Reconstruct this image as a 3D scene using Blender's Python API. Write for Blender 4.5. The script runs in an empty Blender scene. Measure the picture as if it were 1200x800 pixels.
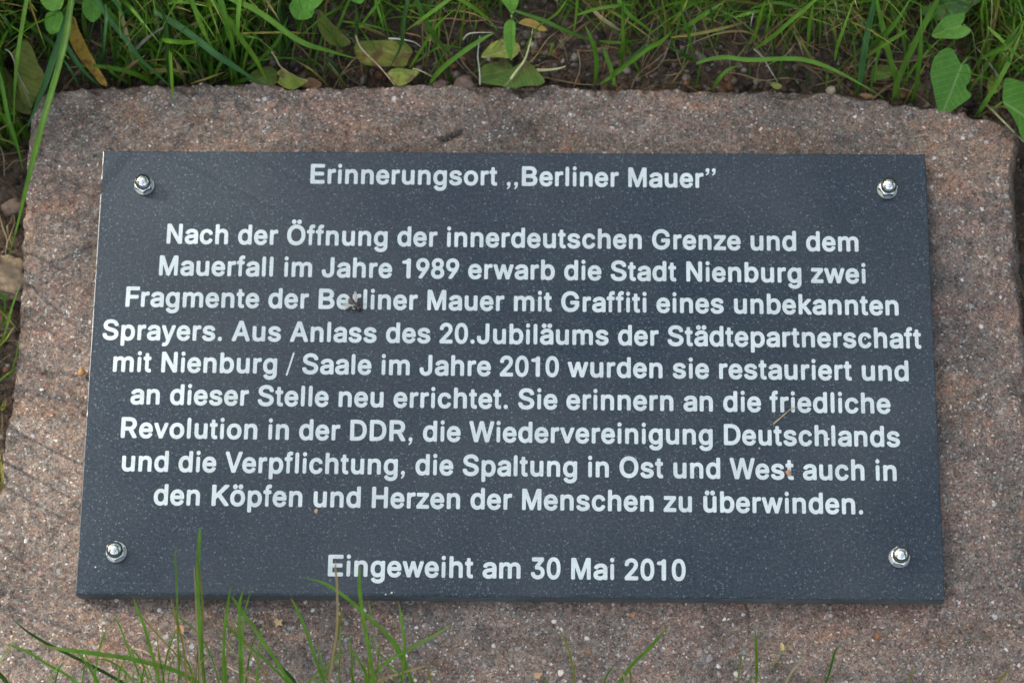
import bpy, bmesh, math, random, json
import numpy as np
from mathutils import Vector, Euler
R = math.radians
rng = np.random.default_rng(7)
random.seed(7)
scene = bpy.context.scene
COL = scene.collection

# ------------------------------------------------------------------ camera
F_PX = 2800.0
CAM_LOC = Vector((0.0192, -0.3937, 1.3573))
CAM_ROT = Euler((0.2939, 0.0113, 0.0088), 'XYZ')
cam_d = bpy.data.cameras.new('camera')
cam_d.sensor_width = 22.3
cam_d.lens = F_PX / 1200 * 22.3
cam_d.clip_start = 0.05
cam_d.clip_end = 500
cam_d.dof.use_dof = True
cam_d.dof.focus_distance = 1.385
cam_d.dof.aperture_fstop = 5.0
cam = bpy.data.objects.new('camera', cam_d)
cam.location = CAM_LOC
cam.rotation_euler = CAM_ROT
COL.objects.link(cam)
scene.camera = cam
CM = CAM_ROT.to_matrix()

# ------------------------------------------------------------------ light
SUN_EL = 40.0
SUN_H = Vector((-0.88, 0.475, 0)).normalized()
TO_SUN = Vector((SUN_H.x * math.cos(R(SUN_EL)), SUN_H.y * math.cos(R(SUN_EL)), math.sin(R(SUN_EL))))
world = bpy.data.worlds.new('World')
scene.world = world
world.use_nodes = True
wn = world.node_tree.nodes
wl = world.node_tree.links
sky = wn.new('ShaderNodeTexSky')
sky.sky_type = 'NISHITA'
sky.sun_disc = False
sky.sun_elevation = R(SUN_EL)
sky.sun_rotation = math.atan2(SUN_H.x, SUN_H.y)
sky.air_density = 1.0
sky.dust_density = 3.0
sky.ozone_density = 1.0
bg = wn['Background']
bg.inputs['Strength'].default_value = 0.15
# scattered white clouds over the blue
CLOUD_OFF = (6.85, 3.55, 1.45)
wco = wn.new('ShaderNodeTexCoord')
cn = wn.new('ShaderNodeTexNoise')
cn.inputs['Scale'].default_value = 4.6
cn.inputs['Detail'].default_value = 5
cn.inputs['Roughness'].default_value = 0.55
cmap = wn.new('ShaderNodeMapping')
cmap.inputs['Location'].default_value = CLOUD_OFF
wl.new(wco.outputs['Generated'], cmap.inputs['Vector'])
wl.new(cmap.outputs[0], cn.inputs['Vector'])
cr = wn.new('ShaderNodeValToRGB')
cr.color_ramp.elements[0].position = 0.44
cr.color_ramp.elements[1].position = 0.62
wl.new(cn.outputs['Fac'], cr.inputs['Fac'])
hs = wn.new('ShaderNodeHueSaturation')
hs.inputs['Saturation'].default_value = 0.12
hs.inputs['Value'].default_value = 1.8
wl.new(sky.outputs['Color'], hs.inputs['Color'])
cm = wn.new('ShaderNodeMix')
cm.data_type = 'RGBA'
wl.new(cr.outputs['Color'], cm.inputs[0])
wl.new(sky.outputs['Color'], cm.inputs[6])
wl.new(hs.outputs['Color'], cm.inputs[7])
wl.new(cm.outputs[2], bg.inputs['Color'])
sun_d = bpy.data.lights.new('sun', 'SUN')
sun_d.energy = 2.2
sun_d.angle = R(0.7)
sun_d.color = (1.0, 0.94, 0.86)
sun = bpy.data.objects.new('sun', sun_d)
sun.rotation_euler = TO_SUN.to_track_quat('Z', 'Y').to_euler()
sun.location = TO_SUN * 20
COL.objects.link(sun)
vs = scene.view_settings
vs.view_transform = 'Standard'
vs.look = 'None'
vs.exposure = 1.66
vs.gamma = 1.0
vs.use_curve_mapping = False

# ------------------------------------------------------------------ helpers
def P(x, y, z=0.0):
    """photo pixel (1200 x 800) seen at world height z -> world point"""
    d = CM @ Vector(((x - 600) / F_PX, -(y - 400) / F_PX, -1.0))
    t = (z - CAM_LOC.z) / d.z
    return CAM_LOC + d * t

def tag(o, label=None, cat=None, group=None, kind=None):
    if label: o['label'] = label
    if cat: o['category'] = cat
    if group: o['group'] = group
    if kind: o['kind'] = kind
    return o

def link(name, me, mats, parent=None, smooth=True):
    o = bpy.data.objects.new(name, me)
    COL.objects.link(o)
    for m in (mats if isinstance(mats, (list, tuple)) else [mats]):
        me.materials.append(m)
    if smooth and len(me.polygons):
        me.polygons.foreach_set('use_smooth', np.ones(len(me.polygons), dtype=bool))
    if parent: o.parent = parent
    return o

def empty(name, loc=(0, 0, 0)):
    o = bpy.data.objects.new(name, None)
    o.location = loc
    o.empty_display_size = 0.02
    COL.objects.link(o)
    return o

def mesh_np(name, V, Fq):
    """V (n,3), Fq list/array of faces with one vertex count"""
    me = bpy.data.meshes.new(name)
    V = np.asarray(V, dtype=np.float32)
    Fq = np.asarray(Fq, dtype=np.int32)
    n, k = Fq.shape
    me.vertices.add(len(V)); me.vertices.foreach_set('co', V.ravel())
    me.loops.add(n * k); me.loops.foreach_set('vertex_index', Fq.ravel())
    me.polygons.add(n)
    me.polygons.foreach_set('loop_start', np.arange(0, n * k, k, dtype=np.int32))
    me.update(calc_edges=True)
    me.validate()
    return me

# ---- vectorised gradient noise
_perm = rng.permutation(256).astype(np.int64)
_perm = np.concatenate([_perm, _perm, _perm])
_grad = rng.normal(size=(256, 3)); _grad /= np.linalg.norm(_grad, axis=1)[:, None]
def pn(Q):
    Q = np.asarray(Q, float)
    I = np.floor(Q).astype(np.int64); f = Q - I; I &= 255
    u = f * f * f * (f * (f * 6 - 15) + 10)
    out = np.zeros(len(Q))
    for dx in (0, 1):
        for dy in (0, 1):
            for dz in (0, 1):
                h = _perm[_perm[_perm[I[:, 0] + dx] + I[:, 1] + dy] + I[:, 2] + dz] & 255
                g = _grad[h]
                d = g[:, 0] * (f[:, 0] - dx) + g[:, 1] * (f[:, 1] - dy) + g[:, 2] * (f[:, 2] - dz)
                w = (u[:, 0] if dx else 1 - u[:, 0]) * (u[:, 1] if dy else 1 - u[:, 1]) * (u[:, 2] if dz else 1 - u[:, 2])
                out += w * d
    return out * 1.6
def fbm(Q, o=4, g=0.5):
    s = np.zeros(len(Q)); a = 1.0; Q = np.asarray(Q, float)
    for k in range(o):
        s += a * pn(Q * 2 ** k + 17.3 * k); a *= g
    return s

def catmull(pts, n):
    p = np.asarray(pts, float)
    if len(p) == 2: p = np.array([p[0], (p[0] + p[1]) / 2, p[1]])
    q = np.concatenate([[2 * p[0] - p[1]], p, [2 * p[-1] - p[-2]]])
    m = len(p) - 1
    t = np.linspace(0, m - 1e-6, n); i = t.astype(int); f = (t - i)[:, None]
    a, b, c, d = q[i], q[i + 1], q[i + 2], q[i + 3]
    return 0.5 * (2 * b + (c - a) * f + (2 * a - 5 * b + 4 * c - d) * f ** 2 + (3 * b - 3 * c + d - a) * f ** 3)

# ------------------------------------------------------------------ node helpers
class NT:
    def __init__(s, name, rough=0.6):
        s.m = bpy.data.materials.new(name); s.m.use_nodes = True
        s.t = s.m.node_tree; s.n = s.t.nodes; s.l = s.t.links
        s.b = s.n['Principled BSDF']; s.b.inputs['Roughness'].default_value = rough
        s.out = s.n['Material Output']
    def new(s, typ, ins={}, **kw):
        nd = s.n.new(typ)
        for k, v in kw.items(): setattr(nd, k, v)
        for k, v in ins.items(): s.set(nd.inputs[k], v)
        return nd
    def set(s, sock, v):
        if hasattr(v, 'links') or isinstance(v, bpy.types.NodeSocket): s.l.new(v, sock)
        else: sock.default_value = v
    def math(s, op, a, b=0.5, clamp=False):
        nd = s.n.new('ShaderNodeMath'); nd.operation = op; nd.use_clamp = clamp
        s.set(nd.inputs[0], a); s.set(nd.inputs[1], b); return nd.outputs[0]
    def mix(s, f, a, b, blend='MIX'):
        nd = s.n.new('ShaderNodeMix'); nd.data_type = 'RGBA'; nd.blend_type = blend
        s.set(nd.inputs[0], f); s.set(nd.inputs[6], a); s.set(nd.inputs[7], b); return nd.outputs[2]
    def ramp(s, f, stops, interp='LINEAR'):
        nd = s.n.new('ShaderNodeValToRGB'); cr = nd.color_ramp; cr.interpolation = interp
        while len(cr.elements) < len(stops): cr.elements.new(0.5)
        for e, (p, c) in zip(cr.elements, stops):
            e.position = p; e.color = c if len(c) == 4 else (*c, 1)
        s.set(nd.inputs[0], f); return nd.outputs[0]
    def noise(s, vec, scale, detail=3, rough=0.5, dist=0.0):
        nd = s.new('ShaderNodeTexNoise', {'Scale': scale, 'Detail': detail, 'Roughness': rough, 'Distortion': dist, 'Vector': vec})
        return nd
    def vor(s, vec, scale, feature='F1', rand=1.0):
        nd = s.new('ShaderNodeTexVoronoi', {'Scale': scale, 'Randomness': rand, 'Vector': vec}, feature=feature)
        return nd
    def bump(s, h, strength, dist, normal=None):
        nd = s.new('ShaderNodeBump', {'Height': h, 'Strength': strength, 'Distance': dist})
        if normal is not None: s.l.new(normal, nd.inputs['Normal'])
        return nd.outputs[0]

def g(v): return (v, v, v, 1)

# ---- stone of the slab
def mat_stone():
    s = NT('split_porphyry', 0.85)
    co = s.new('ShaderNodeTexCoord').outputs['Object']
    warp = s.noise(co, 260, 2).outputs['Color']
    wv = s.new('ShaderNodeVectorMath', {0: warp, 1: (0.5, 0.5, 0.5)}, operation='SUBTRACT').outputs[0]
    ws = s.new('ShaderNodeVectorMath', {0: wv, 'Scale': 0.0035}, operation='SCALE').outputs[0]
    cw = s.new('ShaderNodeVectorMath', {0: co, 1: ws}, operation='ADD').outputs[0]
    # ground mass: fine grains
    v1 = s.vor(cw, 900)
    r1 = s.new('ShaderNodeSeparateColor', {0: v1.outputs['Color']})
    grains = s.ramp(r1.outputs[0], [(0.0, (0.095, 0.080, 0.072)), (0.14, (0.138, 0.115, 0.100)), (0.36, (0.165, 0.138, 0.118)),
                                     (0.58, (0.200, 0.152, 0.130)), (0.74, (0.160, 0.155, 0.148)), (0.88, (0.225, 0.208, 0.188)), (0.97, (0.36, 0.345, 0.32))], 'CONSTANT')
    v1b = s.vor(cw, 1400)
    r1b = s.new('ShaderNodeSeparateColor', {0: v1b.outputs['Color']})
    fine = s.ramp(r1b.outputs[1], [(0.0, (0.62, 0.60, 0.58)), (0.5, (0.97, 0.97, 0.96)), (1.0, (1.30, 1.28, 1.26))])
    base = s.mix(1.0, grains, fine, 'MULTIPLY')
    # broad tints
    mpn = s.new('ShaderNodeMapping', {'Vector': co, 'Scale': (0.6, 1.5, 1.0), 'Rotation': (0, 0, 0.25)}).outputs[0]
    n1 = s.noise(mpn, 14, 5, 0.65, 0.5).outputs['Fac']
    pink = s.ramp(n1, [(0.52, (1, 1, 1)), (0.64, (1.18, 0.99, 0.93))])
    base = s.mix(0.8, base, pink, 'MULTIPLY')
    mp2 = s.new('ShaderNodeMapping', {'Vector': co, 'Scale': (0.7, 1.3, 1.0), 'Location': (0.3, 0.1, 0.0)}).outputs[0]
    n5 = s.noise(mp2, 19, 6, 0.7, 0.6).outputs['Fac']
    base = s.mix(0.9, base, s.ramp(n5, [(0.53, (1, 1, 1)), (0.66, (1.24, 1.06, 0.90))]), 'MULTIPLY')
    n6 = s.noise(mp2, 33, 5, 0.7, 0.4).outputs['Fac']
    base = s.mix(0.9, base, s.ramp(n6, [(0.30, (0.60, 0.60, 0.57)), (0.48, (0.98, 0.98, 0.98)), (0.70, (1.24, 1.20, 1.15))]), 'MULTIPLY')
    n7 = s.noise(cw, 170, 4, 0.65).outputs['Color']
    n7s = s.new('ShaderNodeSeparateColor', {0: n7})
    base = s.mix(0.9, base, s.ramp(n7s.outputs[0], [(0.30, (0.62, 0.61, 0.62)), (0.5, (1, 1, 1)), (0.70, (1.34, 1.30, 1.24))]), 'MULTIPLY')
    base = s.mix(0.8, base, s.ramp(n7s.outputs[1], [(0.36, (1.14, 0.96, 0.90)), (0.5, (1, 1, 1)), (0.64, (0.90, 0.98, 1.00))]), 'MULTIPLY')
    n2 = s.noise(co, 16, 4, 0.6, 0.2).outputs['Color']
    n2s = s.new('ShaderNodeSeparateColor', {0: n2})
    grey = s.ramp(n2s.outputs[1], [(0.36, (0.78, 0.82, 0.83)), (0.56, (1.06, 1.04, 1.00))])
    base = s.mix(1.0, base, grey, 'MULTIPLY')
    # big crystals, three sizes
    for sc, thr, prob, seed in ((110, 0.34, 0.18, 0), (200, 0.38, 0.24, 1), (360, 0.42, 0.22, 2), (560, 0.44, 0.20, 3)):
        mp = s.new('ShaderNodeMapping', {'Vector': cw, 'Location': (0.37 * seed, 0.21 * seed, 0.11 * seed)}).outputs[0]
        v = s.vor(mp, sc)
        sp = s.new('ShaderNodeSeparateColor', {0: v.outputs['Color']})
        rad = s.math('MULTIPLY', sp.outputs[2], thr)
        edge = s.math('SUBTRACT', rad, v.outputs['Distance'])
        mask = s.math('MULTIPLY', edge, 8.0, True)
        on = s.math('LESS_THAN', sp.outputs[0], prob)
        mask = s.math('MULTIPLY', mask, on)
        mask = s.math('MULTIPLY', mask, 0.80)
        cc = s.ramp(sp.outputs[1], [(0.0, (0.27, 0.285, 0.29)), (0.30, (0.40, 0.40, 0.40)), (0.46, (0.62, 0.60, 0.56)), (0.70, (0.34, 0.21, 0.165)), (0.80, (0.38, 0.30, 0.26)), (0.92, (0.05, 0.045, 0.045))], 'CONSTANT')
        cc = s.mix(0.45, cc, fine, 'MULTIPLY')
        base = s.mix(mask, base, cc)
    base = s.mix(1.0, base, (0.955, 0.920, 0.885, 1), 'MULTIPLY')
    s.set(s.b.inputs['Base Color'], base)
    h1 = s.noise(co, 420, 5, 0.65).outputs['Fac']
    h2 = s.math('MULTIPLY', v1.outputs['Distance'], 0.5)
    h3 = s.noise(co, 130, 4, 0.6).outputs['Fac']
    h = s.math('ADD', s.math('ADD', s.math('MULTIPLY', h1, 0.8), h2), h3)
    s.set(s.b.inputs['Normal'], s.bump(h, 0.42, 0.0012))
    s.b.inputs['Specular IOR Level'].default_value = 0.2
    return s.m

def mat_plaque():
    s = NT('dark_granite', 0.3)
    co = s.new('ShaderNodeTexCoord').outputs['Object']
    n = s.noise(co, 520, 3, 0.6).outputs['Fac']
    n0 = s.noise(co, 1100, 2, 0.6).outputs['Fac']
    base = s.ramp(n, [(0.28, (0.0020, 0.0064, 0.0096)), (0.50, (0.0062, 0.0150, 0.0212)), (0.66, (0.0165, 0.031, 0.041)), (0.80, (0.038, 0.058, 0.070))])
    base = s.mix(0.7, base, s.ramp(n0, [(0.3, g(0.45)), (0.7, g(1.7))]), 'MULTIPLY')
    n9 = s.noise(co, 1500, 2, 0.5).outputs['Fac']
    base = s.mix(s.ramp(n9, [(0.60, g(0.0)), (0.72, g(0.75))]), base, (0.095, 0.115, 0.125, 1))
    for sc, thr, prob, c in ((800, 0.44, 0.34, (0.085, 0.115, 0.13, 1)), (480, 0.30, 0.34, (0.125, 0.16, 0.175, 1)), (260, 0.15, 0.30, (0.21, 0.245, 0.25, 1))):
        v = s.vor(co, sc)
        sp = s.new('ShaderNodeSeparateColor', {0: v.outputs['Color']})
        e = s.math('SUBTRACT', s.math('MULTIPLY', sp.outputs[2], thr), v.outputs['Distance'])
        m = s.math('MULTIPLY', s.math('MULTIPLY', e, 7.0, True), s.math('LESS_THAN', sp.outputs[0], prob))
        base = s.mix(s.math('MULTIPLY', m, 0.7), base, c)
    # thin dust film
    d = s.noise(co, 7, 4, 0.6).outputs['Fac']
    film = s.math('MULTIPLY', s.ramp(d, [(0.40, g(0.0)), (0.70, g(1.0))]), 0.05)
    base = s.mix(film, base, (0.36, 0.36, 0.32, 1))
    s.set(s.b.inputs['Base Color'], base)
    s.set(s.b.inputs['Roughness'], s.ramp(d, [(0.35, g(0.17)), (0.7, g(0.30))]))
    s.set(s.b.inputs['Normal'], s.bump(n0, 0.08, 0.0004))
    s.b.inputs['Specular IOR Level'].default_value = 0.34
    return s.m

def mat_edge():
    s = NT('sawn_granite_edge', 0.5)
    co = s.new('ShaderNodeTexCoord').outputs['Object']
    n = s.noise(co, 420, 5, 0.7).outputs['Fac']
    n1 = s.noise(co, 25, 4, 0.6).outputs['Fac']
    b = s.ramp(n, [(0.3, (0.035, 0.044, 0.043)), (0.55, (0.070, 0.084, 0.080)), (0.75, (0.13, 0.145, 0.135))])
    b = s.mix(1.0, b, s.ramp(n1, [(0.3, g(0.6)), (0.7, g(1.35))]), 'MULTIPLY')
    s.set(s.b.inputs['Base Color'], b)
    s.set(s.b.inputs['Normal'], s.bump(n, 0.3, 0.0004))
    return s.m
M_EDGE = mat_edge()

def mat_letter():
    s = NT('white_lettering', 0.6)
    co = s.new('ShaderNodeTexCoord').outputs['Object']
    n = s.noise(co, 900, 3, 0.6).outputs['Fac']
    nf = s.noise(co, 45, 4, 0.6).outputs['Fac']
    s.set(s.b.inputs['Base Color'], s.mix(1.0, s.ramp(n, [(0.3, (0.42, 0.47, 0.44)), (0.6, (0.53, 0.58, 0.55))]), s.ramp(nf, [(0.3, g(0.86)), (0.7, g(1.06))]), 'MULTIPLY'))
    s.set(s.b.inputs['Normal'], s.bump(n, 0.3, 0.0003))
    return s.m

def mat_metal():
    s = NT('polished_steel', 0.07)
    s.b.inputs['Base Color'].default_value = (0.60, 0.60, 0.55, 1)
    s.b.inputs['Metallic'].default_value = 1.0
    co = s.new('ShaderNodeTexCoord').outputs['Object']
    n = s.noise(co, 700, 3).outputs['Fac']
    s.set(s.b.inputs['Roughness'], s.ramp(n, [(0.3, g(0.04)), (0.8, g(0.14))]))
    return s.m

def mat_washer():
    s = NT('dull_steel', 0.32)
    s.b.inputs['Base Color'].default_value = (0.27, 0.285, 0.26, 1)
    s.b.inputs['Metallic'].default_value = 1.0
    co = s.new('ShaderNodeTexCoord').outputs['Object']
    n = s.noise(co, 900, 4).outputs['Fac']
    s.set(s.b.inputs['Roughness'], s.ramp(n, [(0.3, g(0.25)), (0.8, g(0.45))]))
    return s.m

def mat_soil():
    s = NT('damp_soil', 0.95)
    co = s.new('ShaderNodeTexCoord').outputs['Object']
    n = s.noise(co, 120, 6, 0.7).outputs['Fac']
    base = s.ramp(n, [(0.25, (0.026, 0.020, 0.014)), (0.5, (0.080, 0.058, 0.040)), (0.7, (0.135, 0.102, 0.074)), (0.9, (0.21, 0.17, 0.13))])
    n2 = s.noise(co, 38, 5, 0.7).outputs['Fac']
    base = s.mix(s.ramp(n2, [(0.55, g(0.0)), (0.66, g(0.6))]), base, (0.13, 0.062, 0.028, 1))
    n3 = s.noise(co, 400, 3, 0.6).outputs['Fac']
    base = s.mix(0.8, base, s.ramp(n3, [(0.3, g(0.45)), (0.7, g(1.5))]), 'MULTIPLY')
    n4 = s.noise(co, 1.3, 4, 0.6).outputs['Fac']
    s.set(s.b.inputs['Base Color'], base)
    h = s.math('ADD', n, s.math('MULTIPLY', n3, 0.5))
    s.set(s.b.inputs['Normal'], s.bump(h, 1.0, 0.004))
    s.b.inputs['Specular IOR Level'].default_value = 0.2
    return s.m

def mat_attr(name, rough=0.9, bump=0.0, scale=500):
    s = NT(name, rough)
    a = s.new('ShaderNodeAttribute', attribute_name='tint')
    co = s.new('ShaderNodeTexCoord').outputs['Object']
    n = s.noise(co, scale, 4, 0.65).outputs['Fac']
    s.set(s.b.inputs['Base Color'], s.mix(0.8, a.outputs['Color'], s.ramp(n, [(0.3, g(0.5)), (0.7, g(1.4))]), 'MULTIPLY'))
    if bump: s.set(s.b.inputs['Normal'], s.bump(n, bump, 0.001))
    s.b.inputs['Specular IOR Level'].default_value = 0.25
    return s.m

def leafy(s, base, trans=0.35, rough=0.45):
    s.set(s.b.inputs['Base Color'], base)
    s.b.inputs['Roughness'].default_value = rough
    s.b.inputs['Specular IOR Level'].default_value = 0.2
    tr = s.new('ShaderNodeBsdfTranslucent')
    s.l.new(base, tr.inputs['Color'])
    mx = s.new('ShaderNodeMixShader', {'Fac': trans})
    s.l.new(s.b.outputs[0], mx.inputs[1]); s.l.new(tr.outputs[0], mx.inputs[2])
    s.l.new(mx.outputs[0], s.out.inputs['Surface'])
    return s.m

def mat_grass():
    s = NT('grass_blade')
    uv = s.new('ShaderNodeUVMap'); sx = s.new('ShaderNodeSeparateXYZ', {0: uv.outputs[0]})
    a = s.new('ShaderNodeAttribute', attribute_name='tint')
    co = s.new('ShaderNodeTexCoord').outputs['Object']
    n = s.noise(co, 90, 3).outputs['Fac']
    base = s.mix(0.7, a.outputs['Color'], s.ramp(n, [(0.3, g(0.7)), (0.7, g(1.25))]), 'MULTIPLY')
    # lengthwise veins
    w = s.math('SINE', s.math('MULTIPLY', sx.outputs[0], 38.0))
    base = s.mix(0.5, base, s.ramp(s.math('MULTIPLY_ADD', w, 0.5), [(0.0, g(0.8)), (1.0, g(1.1))]), 'MULTIPLY')
    mid = s.math('ABSOLUTE', s.math('SUBTRACT', sx.outputs[0], 0.5))
    base = s.mix(s.ramp(mid, [(0.0, g(0.3)), (0.09, g(0.0))]), base, (0.20, 0.30, 0.12, 1))
    # dry tips
    tip = s.ramp(sx.outputs[1], [(0.86, g(0.0)), (0.99, g(0.85))])
    tip = s.math('MULTIPLY', tip, a.outputs['Alpha'])
    base = s.mix(tip, base, (0.36, 0.25, 0.10, 1))
    return leafy(s, base, 0.45, 0.40)

def mat_leaf(name, c1, c2, vein, spots=None, trans=0.3, rough=0.5, nv=9):
    s = NT(name)
    uv = s.new('ShaderNodeUVMap'); sx = s.new('ShaderNodeSeparateXYZ', {0: uv.outputs[0]})
    co = s.new('ShaderNodeTexCoord').outputs['Object']
    n = s.noise(co, 70, 5, 0.6).outputs['Fac']
    base = s.mix(s.ramp(n, [(0.32, g(0.0)), (0.68, g(1.0))]), (*c1, 1), (*c2, 1))
    n2 = s.noise(co, 600, 3).outputs['Fac']
    base = s.mix(0.6, base, s.ramp(n2, [(0.3, g(0.75)), (0.7, g(1.2))]), 'MULTIPLY')
    lat = s.math('ABSOLUTE', sx.outputs[1])
    midm = s.ramp(lat, [(0.0, g(0.95)), (0.06, g(0.0))])
    f = s.math('SUBTRACT', s.math('MULTIPLY', sx.outputs[0], nv), s.math('MULTIPLY', lat, nv * 0.45))
    fr = s.math('ABSOLUTE', s.math('SUBTRACT', s.math('FRACT', f), 0.5))
    vm = s.ramp(fr, [(0.0, g(0.55)), (0.09, g(0.0))])
    vm = s.math('MAXIMUM', midm, vm)
    base = s.mix(vm, base, (*vein, 1))
    if spots:
        n3 = s.noise(co, 95, 5, 0.65).outputs['Fac']
        base = s.mix(s.ramp(n3, [(0.54, g(0.0)), (0.62, g(0.9))]), base, (*spots, 1))
    s.set(s.b.inputs['Normal'], s.bump(vm, -0.4, 0.0006))
    return leafy(s, base, trans, rough)

def mat_flat(name, col, rough=0.7, var=0.35, scale=300, metallic=0.0):
    s = NT(name, rough)
    co = s.new('ShaderNodeTexCoord').outputs['Object']
    n = s.noise(co, scale, 4, 0.6).outputs['Fac']
    s.set(s.b.inputs['Base Color'], s.mix(1.0, (*col, 1), s.ramp(n, [(0.3, g(1 - var)), (0.7, g(1 + var))]), 'MULTIPLY'))
    s.b.inputs['Metallic'].default_value = metallic
    s.set(s.b.inputs['Normal'], s.bump(n, 0.4, 0.0006))
    return s.m

M_STONE, M_PLAQ, M_LET, M_MET, M_WASH, M_SOIL, M_GRASS = mat_stone(), mat_plaque(), mat_letter(), mat_metal(), mat_washer(), mat_soil(), mat_grass()
M_CRUMB = mat_attr('soil_crumb', 0.95, 0.6)
M_TREE = NT('tree_foliage'); _a = M_TREE.new('ShaderNodeAttribute', attribute_name='tint')
M_TREE = leafy(M_TREE, _a.outputs['Color'], 0.3, 0.5)
M_STRAW = mat_flat('dry_straw', (0.34, 0.26, 0.15), 0.7, 0.4)
M_PALE = mat_flat('bleached_straw', (0.34, 0.32, 0.26), 0.6, 0.3)
M_BROWN = mat_flat('brown_stem', (0.17, 0.085, 0.045), 0.8, 0.4)

# ------------------------------------------------------------------ slab outline
Z_SLAB = -0.0145
OUT_PX = [(36,140),(40,122),(46,113),(55,108),(68,106.5),(80,106),(92,104),(104,102),(122,101.5),(140,101),(170,100),(200,99),(230,99),(260,99),(285,98.5),
 (300,97.5),(312,96.5),(320,97.5),(327,101),(335,104),(350,104),(365,103.5),(400,103),(430,102),(470,101),(500,100),(520,101),(560,100),(600,100),(630,101),(650,98.5),(662,100),
 (690,103.5),(720,104.5),(745,105),(760,104.5),(783,104),(790,105),(800,107),(830,107),(860,107.5),(872,106),(885,106.5),(900,108),(940,108.5),(970,108.5),(985,109.5),(1000,112),(1030,118),
 (1060,122.5),(1095,127.5),(1130,133),(1136,137),(1160,141.5),(1178,146),(1187,149.5),(1189,158),(1186,185),(1185,200),(1184,225),(1188,260),(1187,300),(1190,330),(1193,360),(1197,400),(1198,450),(1204,500),
 (1208,560),(1212,620),(1218,700),(1222,780),(1223,812),(1150,817),(1060,813),(960,820),(840,816),(700,820),(560,814),(420,819),(300,814),(160,820),(60,815),(-10,817),(-16,780),(-9,700),(-7,660),(-3,620),(1,580),
 (4,530),(8,500),(10,485),(15,470),(17,455),(20,425),(22,380),(25,330),(28,300),(29,245),(32,215),(33,180)]
def build_slab():
    o = np.array([P(x, y, Z_SLAB)[:2] for x, y in OUT_PX])
    N = 1900
    closed = np.concatenate([o, o[:1]])
    L = np.concatenate([[0], np.cumsum(np.linalg.norm(np.diff(closed, axis=0), axis=1))])
    t = np.linspace(0, L[-1], N, endpoint=False)
    e = np.stack([np.interp(t, L, closed[:, 0]), np.interp(t, L, closed[:, 1])], 1)
    k = np.array([0, 1, 2, 1, 0.]); k /= k.sum()
    e = np.stack([np.convolve(np.concatenate([e[-2:, i], e[:, i], e[:2, i]]), k, 'valid') for i in (0, 1)], 1)
    tan = np.roll(e, -3, 0) - np.roll(e, 3, 0); tan /= np.linalg.norm(tan, axis=1)[:, None]
    nor = np.stack([-tan[:, 1], tan[:, 0]], 1)
    if ((e - e.mean(0)) * nor).sum() < 0: nor = -nor
    q3 = np.concatenate([e, np.zeros((N, 1))], 1)
    e = e + nor * (0.0012 * fbm(q3 * 60 + 2, 3) + 0.0011 * fbm(q3 * 150, 3) + 0.0005 * fbm(q3 * 420, 2))[:, None]
    c = np.array([0.0, -0.005])
    s = np.concatenate([1 - np.linspace(0, 1, 33)[:-1] ** 1.2 * 0.05, np.linspace(0.95, 0.60, 95)])
    V = []
    nr = len(s)
    for sk in s:
        p = c + (e - c) * sk
        V.append(np.concatenate([p, np.full((N, 1), Z_SLAB)], 1))
    V = np.array(V)                                   # rings from the rim inwards
    flat = V.reshape(-1, 3).copy()
    dist = np.repeat((1 - s)[:, None] * 0.28, N, 1).ravel()
    z = 0.0020 * fbm(flat * 14, 4) + 0.0007 * fbm(flat * np.array([55, 55, 55]), 4, 0.6) + 0.00035 * fbm(flat * 260 + 5, 3, 0.6)
    # shallow steps of the split face
    st = fbm(flat * np.array([9, 22, 1]) + 3.1, 3)
    z += 0.0010 * np.tanh(6 * (st - 0.25))
    # rounded, chipped rim
    rimq = np.tile(np.concatenate([e, np.zeros((N, 1))], 1), (nr, 1))
    wid = 0.0005 + 0.0070 * np.clip(np.tanh(5 * (fbm(rimq * 26 + 9, 3) - 0.12)), 0, 1) + 0.0030 * np.clip(np.tanh(6 * (fbm(rimq * 75 + 4, 2) - 0.1)), 0, 1)
    wid *= 1 + 0.25 * fbm(flat * 160 + 8, 2)
    z -= np.clip(wid - dist, 0, 1) * (0.75 + 0.35 * fbm(rimq * 40, 2))
    # small notch above the plaque
    a, b = P(512, 164, Z_SLAB), P(545, 151, Z_SLAB)
    ab = np.array([b.x - a.x, b.y - a.y]); ll = np.linalg.norm(ab); ab /= ll
    rel = flat[:, :2] - np.array([a.x, a.y]); u = rel @ ab; w = rel @ np.array([-ab[1], ab[0]])
    inside = np.clip(1 - np.abs(u / ll - 0.5) * 2, 0, 1)
    z -= np.where((w < 0.0003) & (w > -0.0060), 0.0070 * np.minimum(1, inside * 2) * np.clip(1 + w / 0.006, 0, 1) ** 2, 0)
    # split below the plaque
    a, b = P(877, 735, Z_SLAB), P(878, 700, Z_SLAB)
    d = np.abs(flat[:, 0] - a.x - 0.0018 * np.sin((flat[:, 1] - a.y) * 260)); inr = (flat[:, 1] > a.y) & (flat[:, 1] < b.y + .01)
    z -= np.where(inr, 0.0016 * np.exp(-(d / 0.0009) ** 2), 0)
    flat[:, 2] += np.minimum(z, 0.0035)
    top = flat
    # sides
    sides = []
    ns = 34
    for j in range(1, ns + 1):
        f = j / ns
        p = e + nor * ((0.0005 + 0.0065 * f ** 0.6) * (1 + 0.9 * np.clip(nor[:, :1], 0, 1)))
        q = np.concatenate([p, np.full((N, 1), Z_SLAB - 0.004 - 0.085 * f)], 1)
        q[:, :2] += nor * (0.0035 * fbm(q * 38, 4, 0.6) * min(1, f * 3))[:, None]
        q[:, 2] += 0.0008 * fbm(q * 90, 2)
        sides.append(q)
    V = np.concatenate([top] + sides)
    i = np.arange(N); ip = (i + 1) % N
    Fc = []
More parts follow.
